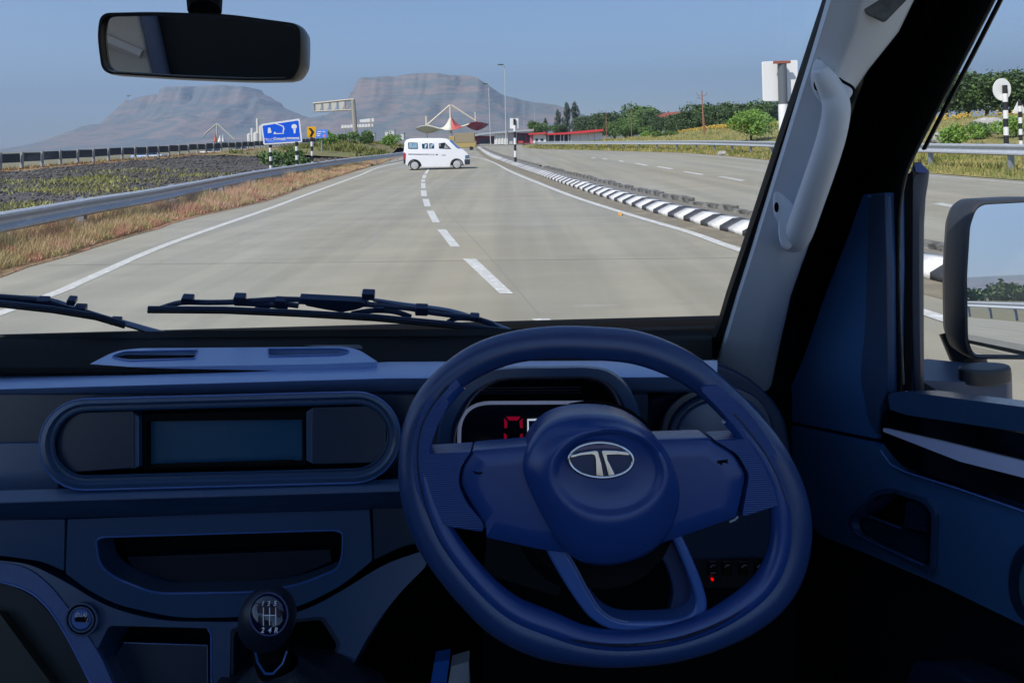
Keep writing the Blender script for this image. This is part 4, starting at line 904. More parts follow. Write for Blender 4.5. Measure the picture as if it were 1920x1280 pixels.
# ---------------------------------------------------------------- mountains
hill_m = M('haze-tinted hill rock', (0.13, 0.155, 0.15), 0.95, var=[(0.30, 0.22, 0.18), (0.13, 0.16, 0.155), (0.27, 0.21, 0.17), (0.10, 0.14, 0.145)], vscale=0.0026, stretch=(0.5, 0.5, 3.2), bump=.4, bscale=0.02, detail=4)  # bluer rock colours carry part of the distance haze
def mesa(name, prof, D, depth, kindlabel=None):
    xs = np.linspace(prof[0][0], prof[-1][0], 170); pp = sp(prof, 8, False); px_, py_ = [a for a, b in pp], [b for a, b in pp]
    tops = np.interp(xs, [a for a, b in prof], [b for a, b in prof]); rows = []
    tz = []
    for x, t_ in zip(xs, tops): tz.append(max(0.0, P(x, t_, D).z))
    N_ = 46
    for j in range(N_+1):
        s = j/N_*2-1                                   # -1 front foot, 0 crest, 1 back foot
        row = []
        for x, H_ in zip(xs, tz):
            X = P(x, 260, D).x; y = D+s*depth
            X *= (1 if s > 0 else 1)
            a = abs(s); nz = noise.fractal(Vector((X*.0035, y*.0035, 0)), 1.0, 2.0, 5)
            gul = noise.noise(Vector((X*.010, y*.002, 0)))*.35+noise.noise(Vector((X*.024, y*.004, 5)))*.2
            a2 = min(1, max(0, a+(.10*nz+.07*gul)*min(1, a*4)*(1-a)*2))
            k = 1.0 if a2 < .16 else (1-.28*min(1, (a2-.16)/.05) if a2 < .21 else .72*(1-(a2-.21)/.79)**1.5)
            if .38 < a2 < .42: k -= .02
            row.append(Vector((X, y, H_*k*(1+.01*nz*(a > .1))-1)))
        rows.append(row)
    return tag(loft(name, rows, hill_m, angle=60), kind='structure')
m1 = [(120, 285), (150, 272), (185, 256), (225, 238), (245, 220), (262, 203), (280, 187), (300, 182), (330, 179), (355, 168), (400, 165), (440, 163), (474, 164), (477, 171), (492, 182), (507, 190), (511, 198), (530, 207), (560, 217), (590, 226), (625, 240), (680, 256)]
m2 = [(560, 240), (595, 224), (630, 218), (655, 205), (668, 190), (684, 167), (686, 157), (694, 150.5), (720, 150), (760, 147), (790, 143.5), (825, 142), (845, 147), (880, 146), (900, 150), (906, 156), (925, 168), (940, 178), (948, 182), (975, 188), (1010, 195), (1040, 199), (1080, 212), (1120, 226), (1180, 250)]
mesa('mesa_hill', m1, 4300, 1300); mesa('mesa_hill', m2, 4000, 1200)
mesa('far_hill', [(1040, 222), (1075, 217), (1100, 218), (1130, 224), (1200, 232), (1300, 236), (1400, 246)], 5500, 900)
mesa('far_hill', [(300, 285), (380, 262), (500, 254), (600, 246), (700, 247), (820, 240), (860, 236), (905, 238), (930, 244), (1000, 258)], 3000, 500)
# a hill behind the truck, for the wing mirror
rows = []
for j in range(13):
    s = j/12*2-1; rows.append([Vector((x, -2600+s*500, max(-1, (150*math.exp(-((x-2200)/500)**2)+60*math.exp(-((x-1200)/700)**2)+20)*(1-s*s)-2))) for x in range(-1500, 5000, 130)])
tag(loft('rear_hill', rows, hill_m), kind='structure')

# =================================================================== THE TRUCK CAB
truck = empty('truck_cab', (0, 0, 0.3), 0, 'navy blue truck cab interior with dashboard, steering wheel, windscreen, wipers and mirrors', 'truck')
TRL = Vector((0, 0, 0.3))
def part(name): 
    e = empty(name); e.parent = truck; e.location = (0, 0, -0.3); return e
# every part mesh is written in world coordinates; a part's own local offset undoes the truck's base height
def own(o): o.parent = truck; o.location = (0, 0, -0.3); return o
GP = Plane((0, 0.985, EYE-0.30), Vector((0, -0.5, -0.42)))         # windscreen plane, normal towards the driver
wg = own(mk('windscreen', *(lambda q: (q, [(0, 1, 2, 3), (7, 6, 5, 4), (0, 4, 5, 1), (1, 5, 6, 2), (2, 6, 7, 3), (3, 7, 4, 0)]))([Vector(v) for v in ((-1.12, .985, EYE-.30), (.40, .985, EYE-.30), (.36, .397, EYE+.40), (-1.0, .397, EYE+.40))]+[Vector(v)+Vector((0, .004, .004)) for v in ((-1.12, .985, EYE-.30), (.40, .985, EYE-.30), (.36, .397, EYE+.40), (-1.0, .397, EYE+.40))]), clear))
# black frit round the windscreen
own(slab('windscreen_frame', [[(-700, 720), (1475, 700), (1475, 610), (1660, -120), (1850, -620), (-900, -620)], rp([(-560, 652), (0, 641), (330, 633), (700, 630.5), (1040, 628.5), (1330, 633, 0), (1343, 631.5, 3), (1352, 607, 18), (1366, 560, 2), (1556, -5, 2), (1720, -500, 2), (-700, -500, 2)], 2, 5)][:2], GP, 0.012, rubber, None, bevel=0.002, h=0.004))
# shell: unseen roof, back, floor and sides, left partly open to let light in
def wbox(name, lo, hi, mat, bevel=0.01):
    lo, hi = Vector(lo), Vector(hi); b = MB(); b.box((lo+hi)/2, hi-lo); return own(b.build(name, mat, bevel=bevel))
E = EYE
wbox('roof_lining', (-1.2, -.12, E+.40), (.56, .54, E+.44), M('roof lining', (.78, .77, .75), .9))  # unseen; front overhang added to block the sun, pale to bounce light
rwm = M('rear wall cloth', (.016, .020, .020), .8)
own(slab('rear_wall', [[(0, 0)]], None, 0, None) if False else (lambda b: b.build('rear_wall', rwm))(MB().box((-.70, -.575, E-.42), (.96, .05, 1.36)).box((.17, -.575, E-.74), (.78, .05, .72))))
wbox('floor_mat', (-1.2, -.6, E-1.14), (.62, 1.1, E-1.1), black)
wbox('firewall', (-1.2, 1.06, E-1.12), (.60, 1.10, E-.31), black)
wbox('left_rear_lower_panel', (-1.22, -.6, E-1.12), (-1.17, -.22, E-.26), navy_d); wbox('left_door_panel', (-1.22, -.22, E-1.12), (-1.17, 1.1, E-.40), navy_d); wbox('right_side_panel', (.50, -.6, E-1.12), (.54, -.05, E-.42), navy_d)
wbox('left_rear_panel', (-1.22, -.6, E-.26), (-1.17, -.22, E+.42), beige)
wbox('rear_corner_trim', (-1.17, -.55, E-.6), (-.80, -.53, E+.42), beige); wbox('corner_strip', (-.80, -.55, E-.6), (-.765, -.52, E+.42), M('slate trim', (.12, .15, .24), .4))
for k_ in range(3): ow_ = own(MB().tube([Vector((-1.16, -.52, E-.12+.1*k_)), Vector((-.98, -.515, E-.17+.1*k_)), Vector((-.81, -.52, E-.26+.1*k_))], .012, 8).build('trim_fold', beige, smooth=True))
wbox('left_front_pillar', (-1.22, .78, E-.28), (-1.14, 1.0, E-.0), grey_t); wbox('left_header', (-1.22, -.12, E+.32), (-1.17, .45, E+.42), black)
wbox('right_header', (.47, -.15, E+.36), (.53, .42, E+.42), black)
wbox('right_outer_sill', (.50, -.05, E-1.12), (.55, 1.12, E-.34), black)
# passenger seat behind, seen only in the mirror
def seat():
    e = part('seat'); b = MB(); b.box((-.62, -.32, E-.62), (.5, .14, .55)); o = b.build('backrest', M('seat fabric', (.30, .32, .36), .85), e, bevel=.05, seg=3)
    b = MB(); b.box((-.62, -.1, E-.78), (.5, .5, .14)); b.build('cushion', MATS['seat fabric'], e, bevel=.05, seg=3); b = MB(); b.box((-.62, -.32, E-.28), (.26, .1, .15)); b.build('headrest', MATS['seat fabric'], e, bevel=.04, seg=3)
seat()

# ---- dashboard
dash = part('dashboard')
DP = tilt(415, 830, .70, 16)
# black shelf under the windscreen
loft('demister_shelf', [[P(x, y, d) for x in (-700, -200, 300, 800, 1335)] for y, d in ((631, .985), (640, .96), (690, .80), (700, .79))], black, dash, thick=.004)
xs = [-500, -250, 0, 160, 400, 730, 860, 1000, 1130, 1290, 1345]
def yl(x, a, b_): return a+(b_-a)*(x/730.0) if x < 730 else b_+(x-730)*-.004
rows = []
for a, b_, d in ((701, 680, .835), (697, 677.5, .830), (699.5, 679.5, .815), (727, 706.5, .752), (729.5, 709, .749), (746, 731.5, .768), (749, 735, .774), (752, 738, .80)):
    rows.append([P(x, yl(x, a, b_), d) for x in xs])
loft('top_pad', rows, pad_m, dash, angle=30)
# right hand end of the dash
slab('dash_end', sp([(1240, 742), (1285, 720), (1312, 681), (1352, 684), (1402, 707), (1452, 752), (1476, 800), (1490, 900), (1492, 980), (1490, 1040), (1400, 1050), (1215, 1040), (1205, 900), (1215, 760)], 4), tilt(1350, 760, .86, 10), .1, M('shoulder navy', (.014, .034, .080), .36, bump=.25, bscale=900), dash, bevel=.006, seg=3)
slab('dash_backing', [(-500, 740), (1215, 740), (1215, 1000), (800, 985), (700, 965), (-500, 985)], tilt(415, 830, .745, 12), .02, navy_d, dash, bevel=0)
slab('recess_panel', [(-500, 835), (110, 829), (110, 922), (-500, 935)], tilt(50, 870, .735, 16), .01, navy, dash, bevel=.002)
# tray on top of the pad
TZ = SZ(-.272)
tr_out = rp([(158, 688.5, 2), (216, 657, 22), (262, 652, 10), (640, 649, 10), (672, 654, 14), (708, 678.5, 2), (600, 683, 2), (300, 688, 2)], 10, 5)
rows = [[TZ.at(x, y)-Vector((0, 0, .022)) for x, y in tr_out], [TZ.at(433+(x-433)*.985, 668+(y-668)*.92)-Vector((0, 0, .006)) for x, y in tr_out]]
h1 = rp([(205, 668, 10), (232, 657, 10), (372, 654.5, 2), (366, 671.5, 3), (240, 675.5, 10)], 8, 4); h2 = rp([(501, 652.5, 3), (640, 651.5, 10), (660, 657, 10), (640, 664.5, 10), (503, 667.5, 3)], 8, 4)
slab('top_tray', [[(433+(x-433)*1.0, 668+(y-668)*.96) for x, y in tr_out], h1, h2], TZ, .03, pad_m, dash, bevel=.0035, seg=3)
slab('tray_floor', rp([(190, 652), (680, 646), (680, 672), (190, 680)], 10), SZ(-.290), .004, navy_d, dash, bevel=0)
slab('tray_rim', [h1, [(290+(x-290)*.975, 665+(y-665)*.86) for x, y in h1]], TZ, .002, navy_b, dash, bevel=.0006, h=.0015); slab('tray_rim', [h2, [(580+(x-580)*.975, 659+(y-659)*.86) for x, y in h2]], TZ, .002, navy_b, dash, bevel=.0006, h=.0015)
# radio surround
SH = -.026
def prow(x0, y0, x1, y1, h): return [DP.at(x, y, h) for x, y in pill(x0, y0, x1, y1, SH, 14)]
loft('radio_surround', [prow(72, 740, 752, 913, -.05), prow(72, 740, 752, 913, .0), prow(75, 743, 749, 910, .004), prow(84, 750, 742, 902, .005), prow(92, 755, 735, 895, .001), prow(97, 760, 731, 890, .001), prow(100, 763, 728, 886, .003), prow(103, 765, 726, 884, .001), prow(104, 766, 725, 883, -.04)], navy, dash, closed=True, angle=28)
slab('radio_back', pill(100, 763, 728, 886, SH), DP, .004, black, dash, bevel=0, h=-.03)
def shr(pts): return [(x, y+(x-412)*SH) for x, y in pts]
slab('side_panel', shr(rp([(105, 824, 50), (105, 766, 52), (250, 766, 3), (250, 873, 3), (105, 880, 52)], 40, 9)), DP, .01, navy_d, dash, bevel=.0015, h=-.003)
slab('side_panel', shr(rp([(585, 768, 3), (724, 768, 52), (724, 826, 20), (724, 875, 52), (585, 875, 3)], 40, 9)), DP, .01, navy_d, dash, bevel=.0015, h=-.003)
slab('side_wall', shr([(247, 768), (260, 776), (260, 871), (247, 876)]), DP, .02, navy, dash, bevel=.001, h=-.005); slab('side_wall', shr([(574, 776), (586, 768), (586, 874), (574, 868)]), DP, .02, navy, dash, bevel=.001, h=-.005)
slab('slot_frame', [shr([(261, 772), (574, 772), (574, 876), (261, 876)]), shr([(274, 786), (566, 790), (566, 870), (274, 870)])], DP, .012, black, dash, bevel=.001, h=-.012)
slab('slot_blank', shr([(262, 784), (572, 784), (572, 872), (262, 872)]), DP, .004, screenm, dash, bevel=0, h=-.022)
slab('slot_tab', shr([(288, 867), (550, 866), (550, 872), (280, 873)]), DP, .004, black, dash, bevel=.0005, h=-.01)
ptube('rim_highlight', pill(73.5, 741.5, 750.5, 911.5, SH, 14), DP, .0011, navy_b, dash, True, .0035, 6)  # thin bluer tube paints a highlight round the surround's edge
# ledge
rows = [[P(x, y+(x-400)*-.029, d) for x in (-500, 0, 400, 745, 800)] for y, d in ((904, .745), (906, .70), (908, .690), (928, .678), (931, .677), (940, .685), (962, .70), (964, .74))]
loft('ledge', rows, navy, dash, angle=25)
# centre console panel with tray
CP = tilt(410, 1050, .70, 14)
c_out = rp([(127, 973, 3), (400, 963, 2), (693, 955, 3), (698, 1050, 6), (640, 1098, 30), (560, 1138, 40), (470, 1156, 40), (330, 1158, 40), (215, 1132, 40), (160, 1102, 30), (123, 1074, 4)], 10, 5)
c_hole = rp([(180, 1012, 12), (192, 1006, 8), (628, 993, 16), (643, 998, 8), (642, 1040, 20), (634, 1066, 20), (560, 1096, 30), (470, 1110, 30), (290, 1112, 30), (215, 1082, 25), (186, 1058, 20)], 10, 5)
slab('console_panel', [c_out, c_hole], CP, .03, navy, dash, bevel=.003, seg=3)
ptube('tray_edge', c_hole, CP, .0012, navy_b, dash, True, .0, 6)
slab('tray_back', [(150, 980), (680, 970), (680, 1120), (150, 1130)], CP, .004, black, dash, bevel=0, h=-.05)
slab('tray_insert', rp([(238, 1044, 3), (618, 1030, 3), (622, 1052, 4), (560, 1078, 30), (470, 1092, 30), (330, 1092, 30), (250, 1066, 20)], 8, 4), CP, .02, M('tray insert', (.006, .012, .026), .35), dash, bevel=.002, h=-.028)
slab('side_console', sp([(-500, 985), (0, 974), (60, 973), (122, 972), (121, 1072), (80, 1054), (40, 1046), (0, 1042), (-500, 1040)], 3) if False else rp([(-500, 982, 2), (121, 973, 3), (119, 1070, 3), (80, 1052, 20), (0, 1041, 20), (-500, 1030, 2)], 4, 4), CP, .03, navy, dash, bevel=.003, seg=3)
slab('side_console', rp([(698, 953, 3), (790, 950, 3), (800, 1018, 3), (760, 1022, 20), (701, 1050, 5)], 4, 4), CP, .03, navy_d, dash, bevel=.003, seg=3)
# lower console
LP = tilt(400, 1165, .685, 26)
l_out = rp([(-500, 1040, 2), (0, 1050, 20), (55, 1056, 30), (120, 1088, 40), (200, 1138, 50), (300, 1164, 50), (470, 1166, 50), (570, 1146, 50), (650, 1102, 40), (720, 1056, 50), (800, 1030, 10), (800, 1060, 10), (740, 1120, 60), (690, 1190, 60), (640, 1290, 60), (600, 1420, 2), (240, 1420, 2), (175, 1290, 60), (110, 1165, 50), (60, 1110, 40), (0, 1088, 20), (-500, 1080, 2)], 20, 5)
cup = rp([(204, 1172, 8), (390, 1177, 12), (397, 1186, 6), (397, 1415, 2), (262, 1415, 2), (178, 1226, 10)], 8, 4); gear_h = rp([(432, 1178, 10), (470, 1168, 8), (608, 1155, 10), (640, 1205, 10), (600, 1290, 10), (560, 1410, 4), (428, 1410, 4)], 8, 4)
slab('lower_console', [l_out, cup, gear_h], LP, .05, navy, dash, bevel=.004, seg=3)
slab('console_rib', rp([(-300, 1052, 2), (0, 1053, 20), (50, 1062, 30), (92, 1094, 30), (140, 1155, 30), (190, 1230, 30), (260, 1400, 3), (205, 1400, 3), (178, 1290, 60), (112, 1165, 50), (62, 1112, 40), (0, 1090, 20), (-300, 1084, 2)], 10, 4), LP, .006, grip_m2, dash, bevel=.001, h=.0015)
ptube('console_edge', sp([(0, 1089), (60, 1111), (111, 1167), (176, 1291), (216, 1370)], 4, False), LP, .0014, navy_b, dash, False, .001, 6)
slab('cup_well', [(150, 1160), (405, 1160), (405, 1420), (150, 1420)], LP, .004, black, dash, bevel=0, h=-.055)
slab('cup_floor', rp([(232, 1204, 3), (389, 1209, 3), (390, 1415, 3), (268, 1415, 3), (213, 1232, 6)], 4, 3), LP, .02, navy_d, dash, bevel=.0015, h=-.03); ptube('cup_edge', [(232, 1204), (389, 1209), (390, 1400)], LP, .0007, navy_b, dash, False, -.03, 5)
ptube('cup_rim', [(390, 1178), (396, 1188), (397, 1400)], LP, .0012, navy_b, dash, False, .0, 5)
slab('left_lower_panel', rp([(-500, 1084, 2), (0, 1090, 20), (62, 1114, 40), (110, 1168, 50), (175, 1295, 60), (240, 1420, 2), (-500, 1420, 2)], 8, 4), LP, .01, M('olive black plastic', (.012, .018, .020), .5), dash, bevel=0, h=-.03)
slab('left_lower_step', rp([(-60, 1138, 2), (0, 1150, 2), (110, 1300, 2), (140, 1420, 2), (-60, 1420, 2)], 8, 4), LP, .01, M('dark olive panel', (.03, .034, .026), .5), dash, bevel=.001, h=-.018)
# power socket
soc = slab('power_socket', ell(152, 1161, 31, 32, 36), LP, .012, black, dash, bevel=.002, h=.003)
for r0, r1, hh, mm in ((31, 27.5, .006, navy), (24, 20, .005, navy)):
    slab('socket_ring', [ell(152, 1161, r0, r0*1.03, 36), ell(152, 1161, r1, r1*1.03, 36)], LP, .006, mm, dash, bevel=.0008, h=hh)
slab('socket_cap', ell(151, 1160, 19.5, 20, 30), LP, .004, navy_b, dash, bevel=.001, h=.004); slab('usb_slot', rp([(139, 1157), (162, 1156), (164, 1166), (140, 1165)], 1.5, 2), LP, .003, black, dash, bevel=.0004, h=.006)
text('(D.I.A)', LP, 152, 1152, 6.5, whitep, dash, h=.0056, sx=.9, name='socket_print'); ptube('usb_edge', [(162, 1167), (164.5, 1158)], LP, .0004, M('copper edge', (.6, .45, .3), .4), dash, False, .0065, 5)
# instrument binnacle
BP = tilt(1010, 780, .70, 12)
arch_o = sp([(818, 862), (822, 800), (838, 755), (866, 716), (910, 694), (960, 687), (1040, 686), (1105, 686), (1148, 696), (1182, 730), (1202, 785), (1206, 862)], 5, False)
arch_i = sp([(842, 862), (846, 805), (860, 770), (884, 738), (922, 714), (965, 707), (1040, 706), (1100, 706), (1136, 715), (1163, 743), (1180, 792), (1184, 862)], 5, False)
def brow(pts, h): return [BP.at(x, y, h) for x, y in pts]
mid_o = [((a[0]*.8+b_[0]*.2), (a[1]*.8+b_[1]*.2)) for a, b_ in zip(arch_o, arch_i)]
loft('binnacle_hood', [brow(arch_o, -.05), brow(arch_o, .020), brow(mid_o, .026), brow(arch_i, .025), brow([(a+(1013-a)*.03, b_+3) for a, b_ in arch_i], .018), brow([(a+(1013-a)*.08, b_+8) for a, b_ in arch_i], -.045)], navy, dash, angle=40)
slab('binnacle_back', [(850, 735), (920, 712), (1105, 712), (1160, 735), (1190, 790), (1190, 900), (830, 900), (830, 800)], BP, .004, black, dash, bevel=0, h=-.045)
cl = rp([(861, 880, 50), (861, 755, 62), (1165, 754, 62), (1165, 880, 50)], 50, 8)
slab('cluster_face', cl, BP, .006, M('cluster face', (.004, .012, .022), .2), dash, bevel=0, h=-.022)
ptube('cluster_bezel', cl, BP, .0022, M('glowing bezel silver', (.80, .84, .95), .35, emit=(.35, .40, .62, .10)), dash, True, -.019, 6)  # faint glow added so the bezel stands out in the shade
def seg(pts): slab('display_segment', pts, BP, .001, redled, dash, bevel=0, h=-.0205)
seg([(949, 781), (976, 781), (970, 788), (955, 788)]); seg([(945, 784), (951, 790), (951, 801), (946, 803)]); seg([(980, 784), (980, 803), (975, 801), (974, 790)]); seg([(945, 812), (950, 815), (950, 830), (945, 832)]); seg([(980, 812), (980, 832), (975, 830), (975, 815)])
seg([(1000, 812), (1005, 815), (1005, 830), (1000, 832)]) if False else None
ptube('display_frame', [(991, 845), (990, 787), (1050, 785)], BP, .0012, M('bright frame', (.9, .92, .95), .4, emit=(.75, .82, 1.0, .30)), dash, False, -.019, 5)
for k in range(3): ptube('hood_groove', [(905, 727+k*5), (1090, 726+k*5)], BP, .0006, navy_d, dash, False, -.01-k*.006, 5)
# right vent
VP = tilt(1330, 800, .80, 12)
slab('vent_well', ell(1345, 812, 108, 92, 40), VP, .01, navy_d, dash, bevel=.004, h=.004)
dome('air_vent', ell(1345, 815, 96, 82, 44), (1345, 815), [(1.0, -.01), (1.0, .006), (.96, .010), (.90, .009), (.87, .002), (.84, .002), (.83, .006), (.80, .007), (.77, .005), (.70, .006)], VP, navy, dash)
# under-dash on the driver side
UP = tilt(1360, 1060, .86, 8)
slab('under_panel', [(905, 1000), (1490, 990), (1490, 1500), (1480, 1500), (905, 1500)], UP, .01, black, dash, bevel=0, h=-.02)
slab('switch_panel', rp([(1285, 1015, 6), (1445, 1006, 6), (1440, 1100, 10), (1290, 1104, 10)], 6, 3), UP, .01, M('switch panel', (.008, .014, .018), .4), dash, bevel=.002)
ptube('switch_frame', [(1311, 1046), (1430, 1042)], UP, .0006, navy, dash, False, .003, 5)
for x in (1336, 1363, 1395, 1424):
    slab('switch', rp([(x-9, 1051), (x+9, 1050), (x+9, 1078), (x-9, 1079)], 3, 3), UP, .004, blackg, dash, bevel=.001, h=.004)
    ptube('switch_icon', [(x-4, 1063), (x, 1059), (x+5, 1059)], UP, .0007, M('icon grey', (.25, .3, .4), .5), dash, False, .0055, 5)
ptube('switch_mark', [(1331, 1073.5), (1342, 1073)], UP, .0006, MATS['icon grey'], dash, False, .0055, 5)
slab('warning_light', ell(1336, 1086, 2.6, 2.6, 10), UP, .002, M('red lamp dot', (.5, 0, 0), .4, emit=(.8, 0, 0, .6)), dash, bevel=0, h=.003)
slab('column_panel', rp([(912, 1005, 4), (1060, 1020, 4), (1050, 1120, 10), (905, 1075, 10)], 8, 4), tilt(980, 1060, .78, 5), .01, M('column panel', (.010, .018, .024), .45), dash, bevel=.003)

# ---- steering wheel
whl = part('steering_wheel')
WP = tilt(1130, 920, .56, 12)
outer = [(1110, 612), (1200, 621), (1290, 657), (1350, 702), (1418, 770), (1470, 840), (1502, 905), (1517, 965), (1516, 1022), (1500, 1078), (1470, 1125), (1420, 1167), (1350, 1205), (1270, 1230), (1180, 1241), (1090, 1238), (1000, 1218), (925, 1182), (860, 1122), (800, 1046), (768, 985), (750, 915), (748, 850), (757, 792), (782, 738), (824, 690), (880, 650), (950, 624), (1030, 612)]
inner = [(1105, 674), (1185, 682), (1255, 706), (1310, 742), (1365, 795), (1408, 848), (1437, 905), (1450, 960), (1450, 1015), (1437, 1060), (1412, 1097), (1370, 1130), (1320, 1158), (1255, 1180), (1175, 1190), (1100, 1182), (1035, 1157), (970, 1130), (915, 1085), (860, 1018), (832, 965), (812, 905), (804, 850), (812, 800), (838, 758), (872, 722), (920, 695), (975, 678), (1040, 672)]
cen = [((a[0]+b_[0])/2, (a[1]+b_[1])/2) for a, b_ in zip(outer, inner)]; wid = [sqrt((a[0]-b_[0])**2+(a[1]-b_[1])**2)/2 for a, b_ in zip(outer, inner)]
cc = smoothpath([Vector((a, b_, w_)) for (a, b_), w_ in zip(cen, wid)], 6, True)
ptube('rim', [(p.x, p.y) for p in cc], WP, [p.z*.56/F*1.02 for p in cc], leather, whl, True, 0, 22)
io = smoothpath([Vector((b_[0]*.62+a[0]*.38, b_[1]*.62+a[1]*.38, 0)) for a, b_ in zip(outer, inner)], 6, True)
def sub(path, i0, i1): return path[i0:i1] if i0 < i1 else path[i0:]+path[:i1]
N_ = len(io)
seam = [(p.x, p.y) for p in io[int(N_*.135):int(N_*.86)]]
ptube('rim_seam', seam, WP, .0011, M('seam thread', (.012, .02, .05), .5), whl, False, .0143, 6)
# inner cover of the rim (smoother band on both sides)
cov = smoothpath([Vector((b_[0]*.80+a[0]*.20, b_[1]*.80+a[1]*.20, w_)) for a, b_, w_ in zip(outer, inner, wid)], 6, True)
ptube('rim_cover', [(p.x, p.y) for p in cov[int(N_*.135):int(N_*.87)]], WP, [p.z*.56/F*.60 for p in cov[int(N_*.135):int(N_*.87)]], leather_s, whl, False, .0066, 16)
# grips
lg = rp([(806, 742, 12), (836, 736, 16), (846, 746, 8), (822, 790, 20), (806, 842, 4), (886, 837, 4), (866, 866, 14), (862, 900, 14), (880, 936, 14), (908, 968, 10), (908, 986, 6), (845, 976, 8), (808, 960, 14), (786, 920, 30), (776, 860, 30), (784, 790, 30)], 8, 5)
dome('grip', lg, (835, 880), [(1.0, -.016), (1.0, .0105), (.992, .0140), (.98, .0148)], WP, grip_m, whl)
rg = rp([(1300, 720, 12), (1335, 712, 16), (1395, 765, 30), (1440, 830, 30), (1470, 900, 30), (1480, 950, 14), (1450, 936, 6), (1380, 958, 8), (1388, 915, 12), (1394, 880, 12), (1372, 842, 12), (1330, 817, 4), (1385, 814, 4), (1348, 768, 30)], 8, 5)
dome('grip', rg, (1410, 870), [(1.0, -.016), (1.0, .0105), (.992, .0140), (.98, .0148)], WP, grip_m, whl)
# spoke covers
sl_ = rp([(888, 838, 4), (1000, 828, 4), (1060, 830, 4), (1080, 1030, 20), (1012, 1022, 8), (912, 1000, 4), (910, 975, 6), (884, 936, 14), (864, 900, 14), (868, 866, 14)], 8, 5)
dome('spoke', sl_, (960, 915), [(1.0, -.02), (1.0, .006), (.985, .010), (.95, .012), (.6, .012)], WP, leather_s, whl)
sr_ = rp([(1180, 820, 4), (1322, 815, 4), (1368, 842, 14), (1392, 880, 14), (1386, 915, 14), (1374, 962, 6), (1300, 988, 10), (1235, 1010, 20), (1160, 1040, 20)], 8, 5)
dome('spoke', sr_, (1290, 905), [(1.0, -.02), (1.0, .006), (.985, .010), (.95, .012), (.6, .012)], WP, leather_s, whl)
W2 = WP.up(.0125)
slab('horn_mark', [(886, 882), (896, 886), (906, 885), (902, 889), (892, 888)], W2, .0006, black, whl, bevel=0, h=.0008)
for q in ([(1345, 864), (1358, 862), (1359, 867), (1347, 869)], [(1358, 864), (1364, 860), (1365, 869), (1359, 867)], [(1350, 868), (1354, 868), (1354, 872), (1351, 871)]): slab('horn_mark', q, W2, .0006, black, whl, bevel=0, h=.0008)
# lower U spoke
u_o = sp([(1015, 1016), (1045, 1072), (1082, 1130), (1112, 1164), (1155, 1184), (1220, 1186), (1285, 1180), (1318, 1163), (1327, 1135), (1318, 1095), (1296, 1040), (1275, 995)], 4, False)
u_i = sp([(1050, 1014), (1078, 1060), (1106, 1112), (1130, 1146), (1165, 1163), (1220, 1165), (1272, 1161), (1298, 1148), (1305, 1128), (1298, 1098), (1280, 1052), (1256, 1000)], 4, False)
slab('lower_spoke', u_o+u_i[::-1], WP, .022, navy_b, whl, bevel=.004, seg=3, h=.004)
slab('spoke_web', sp([(1225, 1030), (1258, 1010), (1284, 1060), (1302, 1110), (1302, 1138), (1290, 1152), (1256, 1158), (1262, 1110), (1248, 1060)], 4), WP, .012, M('spoke web', (.012, .03, .10), .4), whl, bevel=.002, h=-.014)
ptube('spoke_edge', [(x, y) for x, y in u_i[2:18]], WP, .0009, M('edge highlight plastic', (.08, .13, .32), .35), whl, False, .0045, 5)
# hub pad
hubl = sp([(1105, 769), (1160, 775), (1207, 798), (1240, 832), (1260, 872), (1268, 915), (1260, 960), (1240, 998), (1205, 1027), (1160, 1043), (1118, 1046), (1078, 1036), (1046, 1008), (1018, 962), (992, 910), (979, 868), (988, 828), (1015, 793), (1055, 774)], 4)
_n = len(hubl); _rows = []
for sc_, hh, bl in ((1.0, -.03, 0), (1.0, .008, 0), (.985, .016, 0), (.95, .022, .1), (.88, .028, .35), (.80, .0325, .8), (1.0, .0335, 1.0), (.93, .0325, 1.0), (.88, .0295, 1.0), (.82, .0285, 1.0), (.4, .0288, 1.0)):
    row = []
    for x, y in hubl:
        an = atan2((y-885)/78, (x-1131)/102); ex, ey = 1131+102*cos(an)*(sc_ if bl == 1.0 else 1.06), 866+78*sin(an)*(sc_ if bl == 1.0 else 1.06)
        ox, oy = 1126+(x-1126)*sc_, 890+(y-890)*sc_
        row.append(WP.at(ox+(ex-ox)*bl, oy+(ey-oy)*bl)+WP.n*hh)
    _rows.append(row)
_vs = [p for r_0 in _rows for p in r_0]; _fs = []
for i in range(len(_rows)-1): _fs += [(i*_n+k, i*_n+(k+1) % _n, (i+1)*_n+(k+1) % _n, (i+1)*_n+k) for k in range(_n)]
_fs.append(tuple((len(_rows)-1)*_n+k for k in range(_n)))
mk('hub_pad', _vs, _fs, leather_s, whl, smooth=True, angle=60)
EPn = Plane(WP.at(1127, 862)+WP.n*.0285, WP.n)
EM = ell(1127, 862, 62, 34, 44, .03)
slab('badge_base', EM, EPn, .004, black, whl, bevel=.001, h=.002); slab('badge_face', ell(1127, 862, 57, 30, 40, .03), EPn, .001, M('badge blue', (.012, .04, .13), .25), whl, bevel=0, h=.003)
ptube('badge_ring', ell(1127, 862, 60, 32.5, 44, .03), EPn, .0016, chrome, whl, True, .0035, 8)
def ec(pts): return [(980+x/6.4, 760+y/6.4) for x, y in pts]
slab('badge_emblem', ec([(575, 600), (700, 565), (880, 538), (906, 552), (945, 690), (975, 858), (880, 842), (874, 650), (862, 602), (830, 590), (700, 602), (580, 632)]), EPn, .002, chrome, whl, bevel=.0006, h=.0052)
slab('badge_emblem', ec([(945, 552), (965, 536), (1120, 540), (1240, 556), (1285, 580), (1278, 602), (1120, 592), (1012, 596), (1020, 650), (1110, 832), (1030, 858), (990, 700)]), EPn, .002, chrome, whl, bevel=.0006, h=.0052)
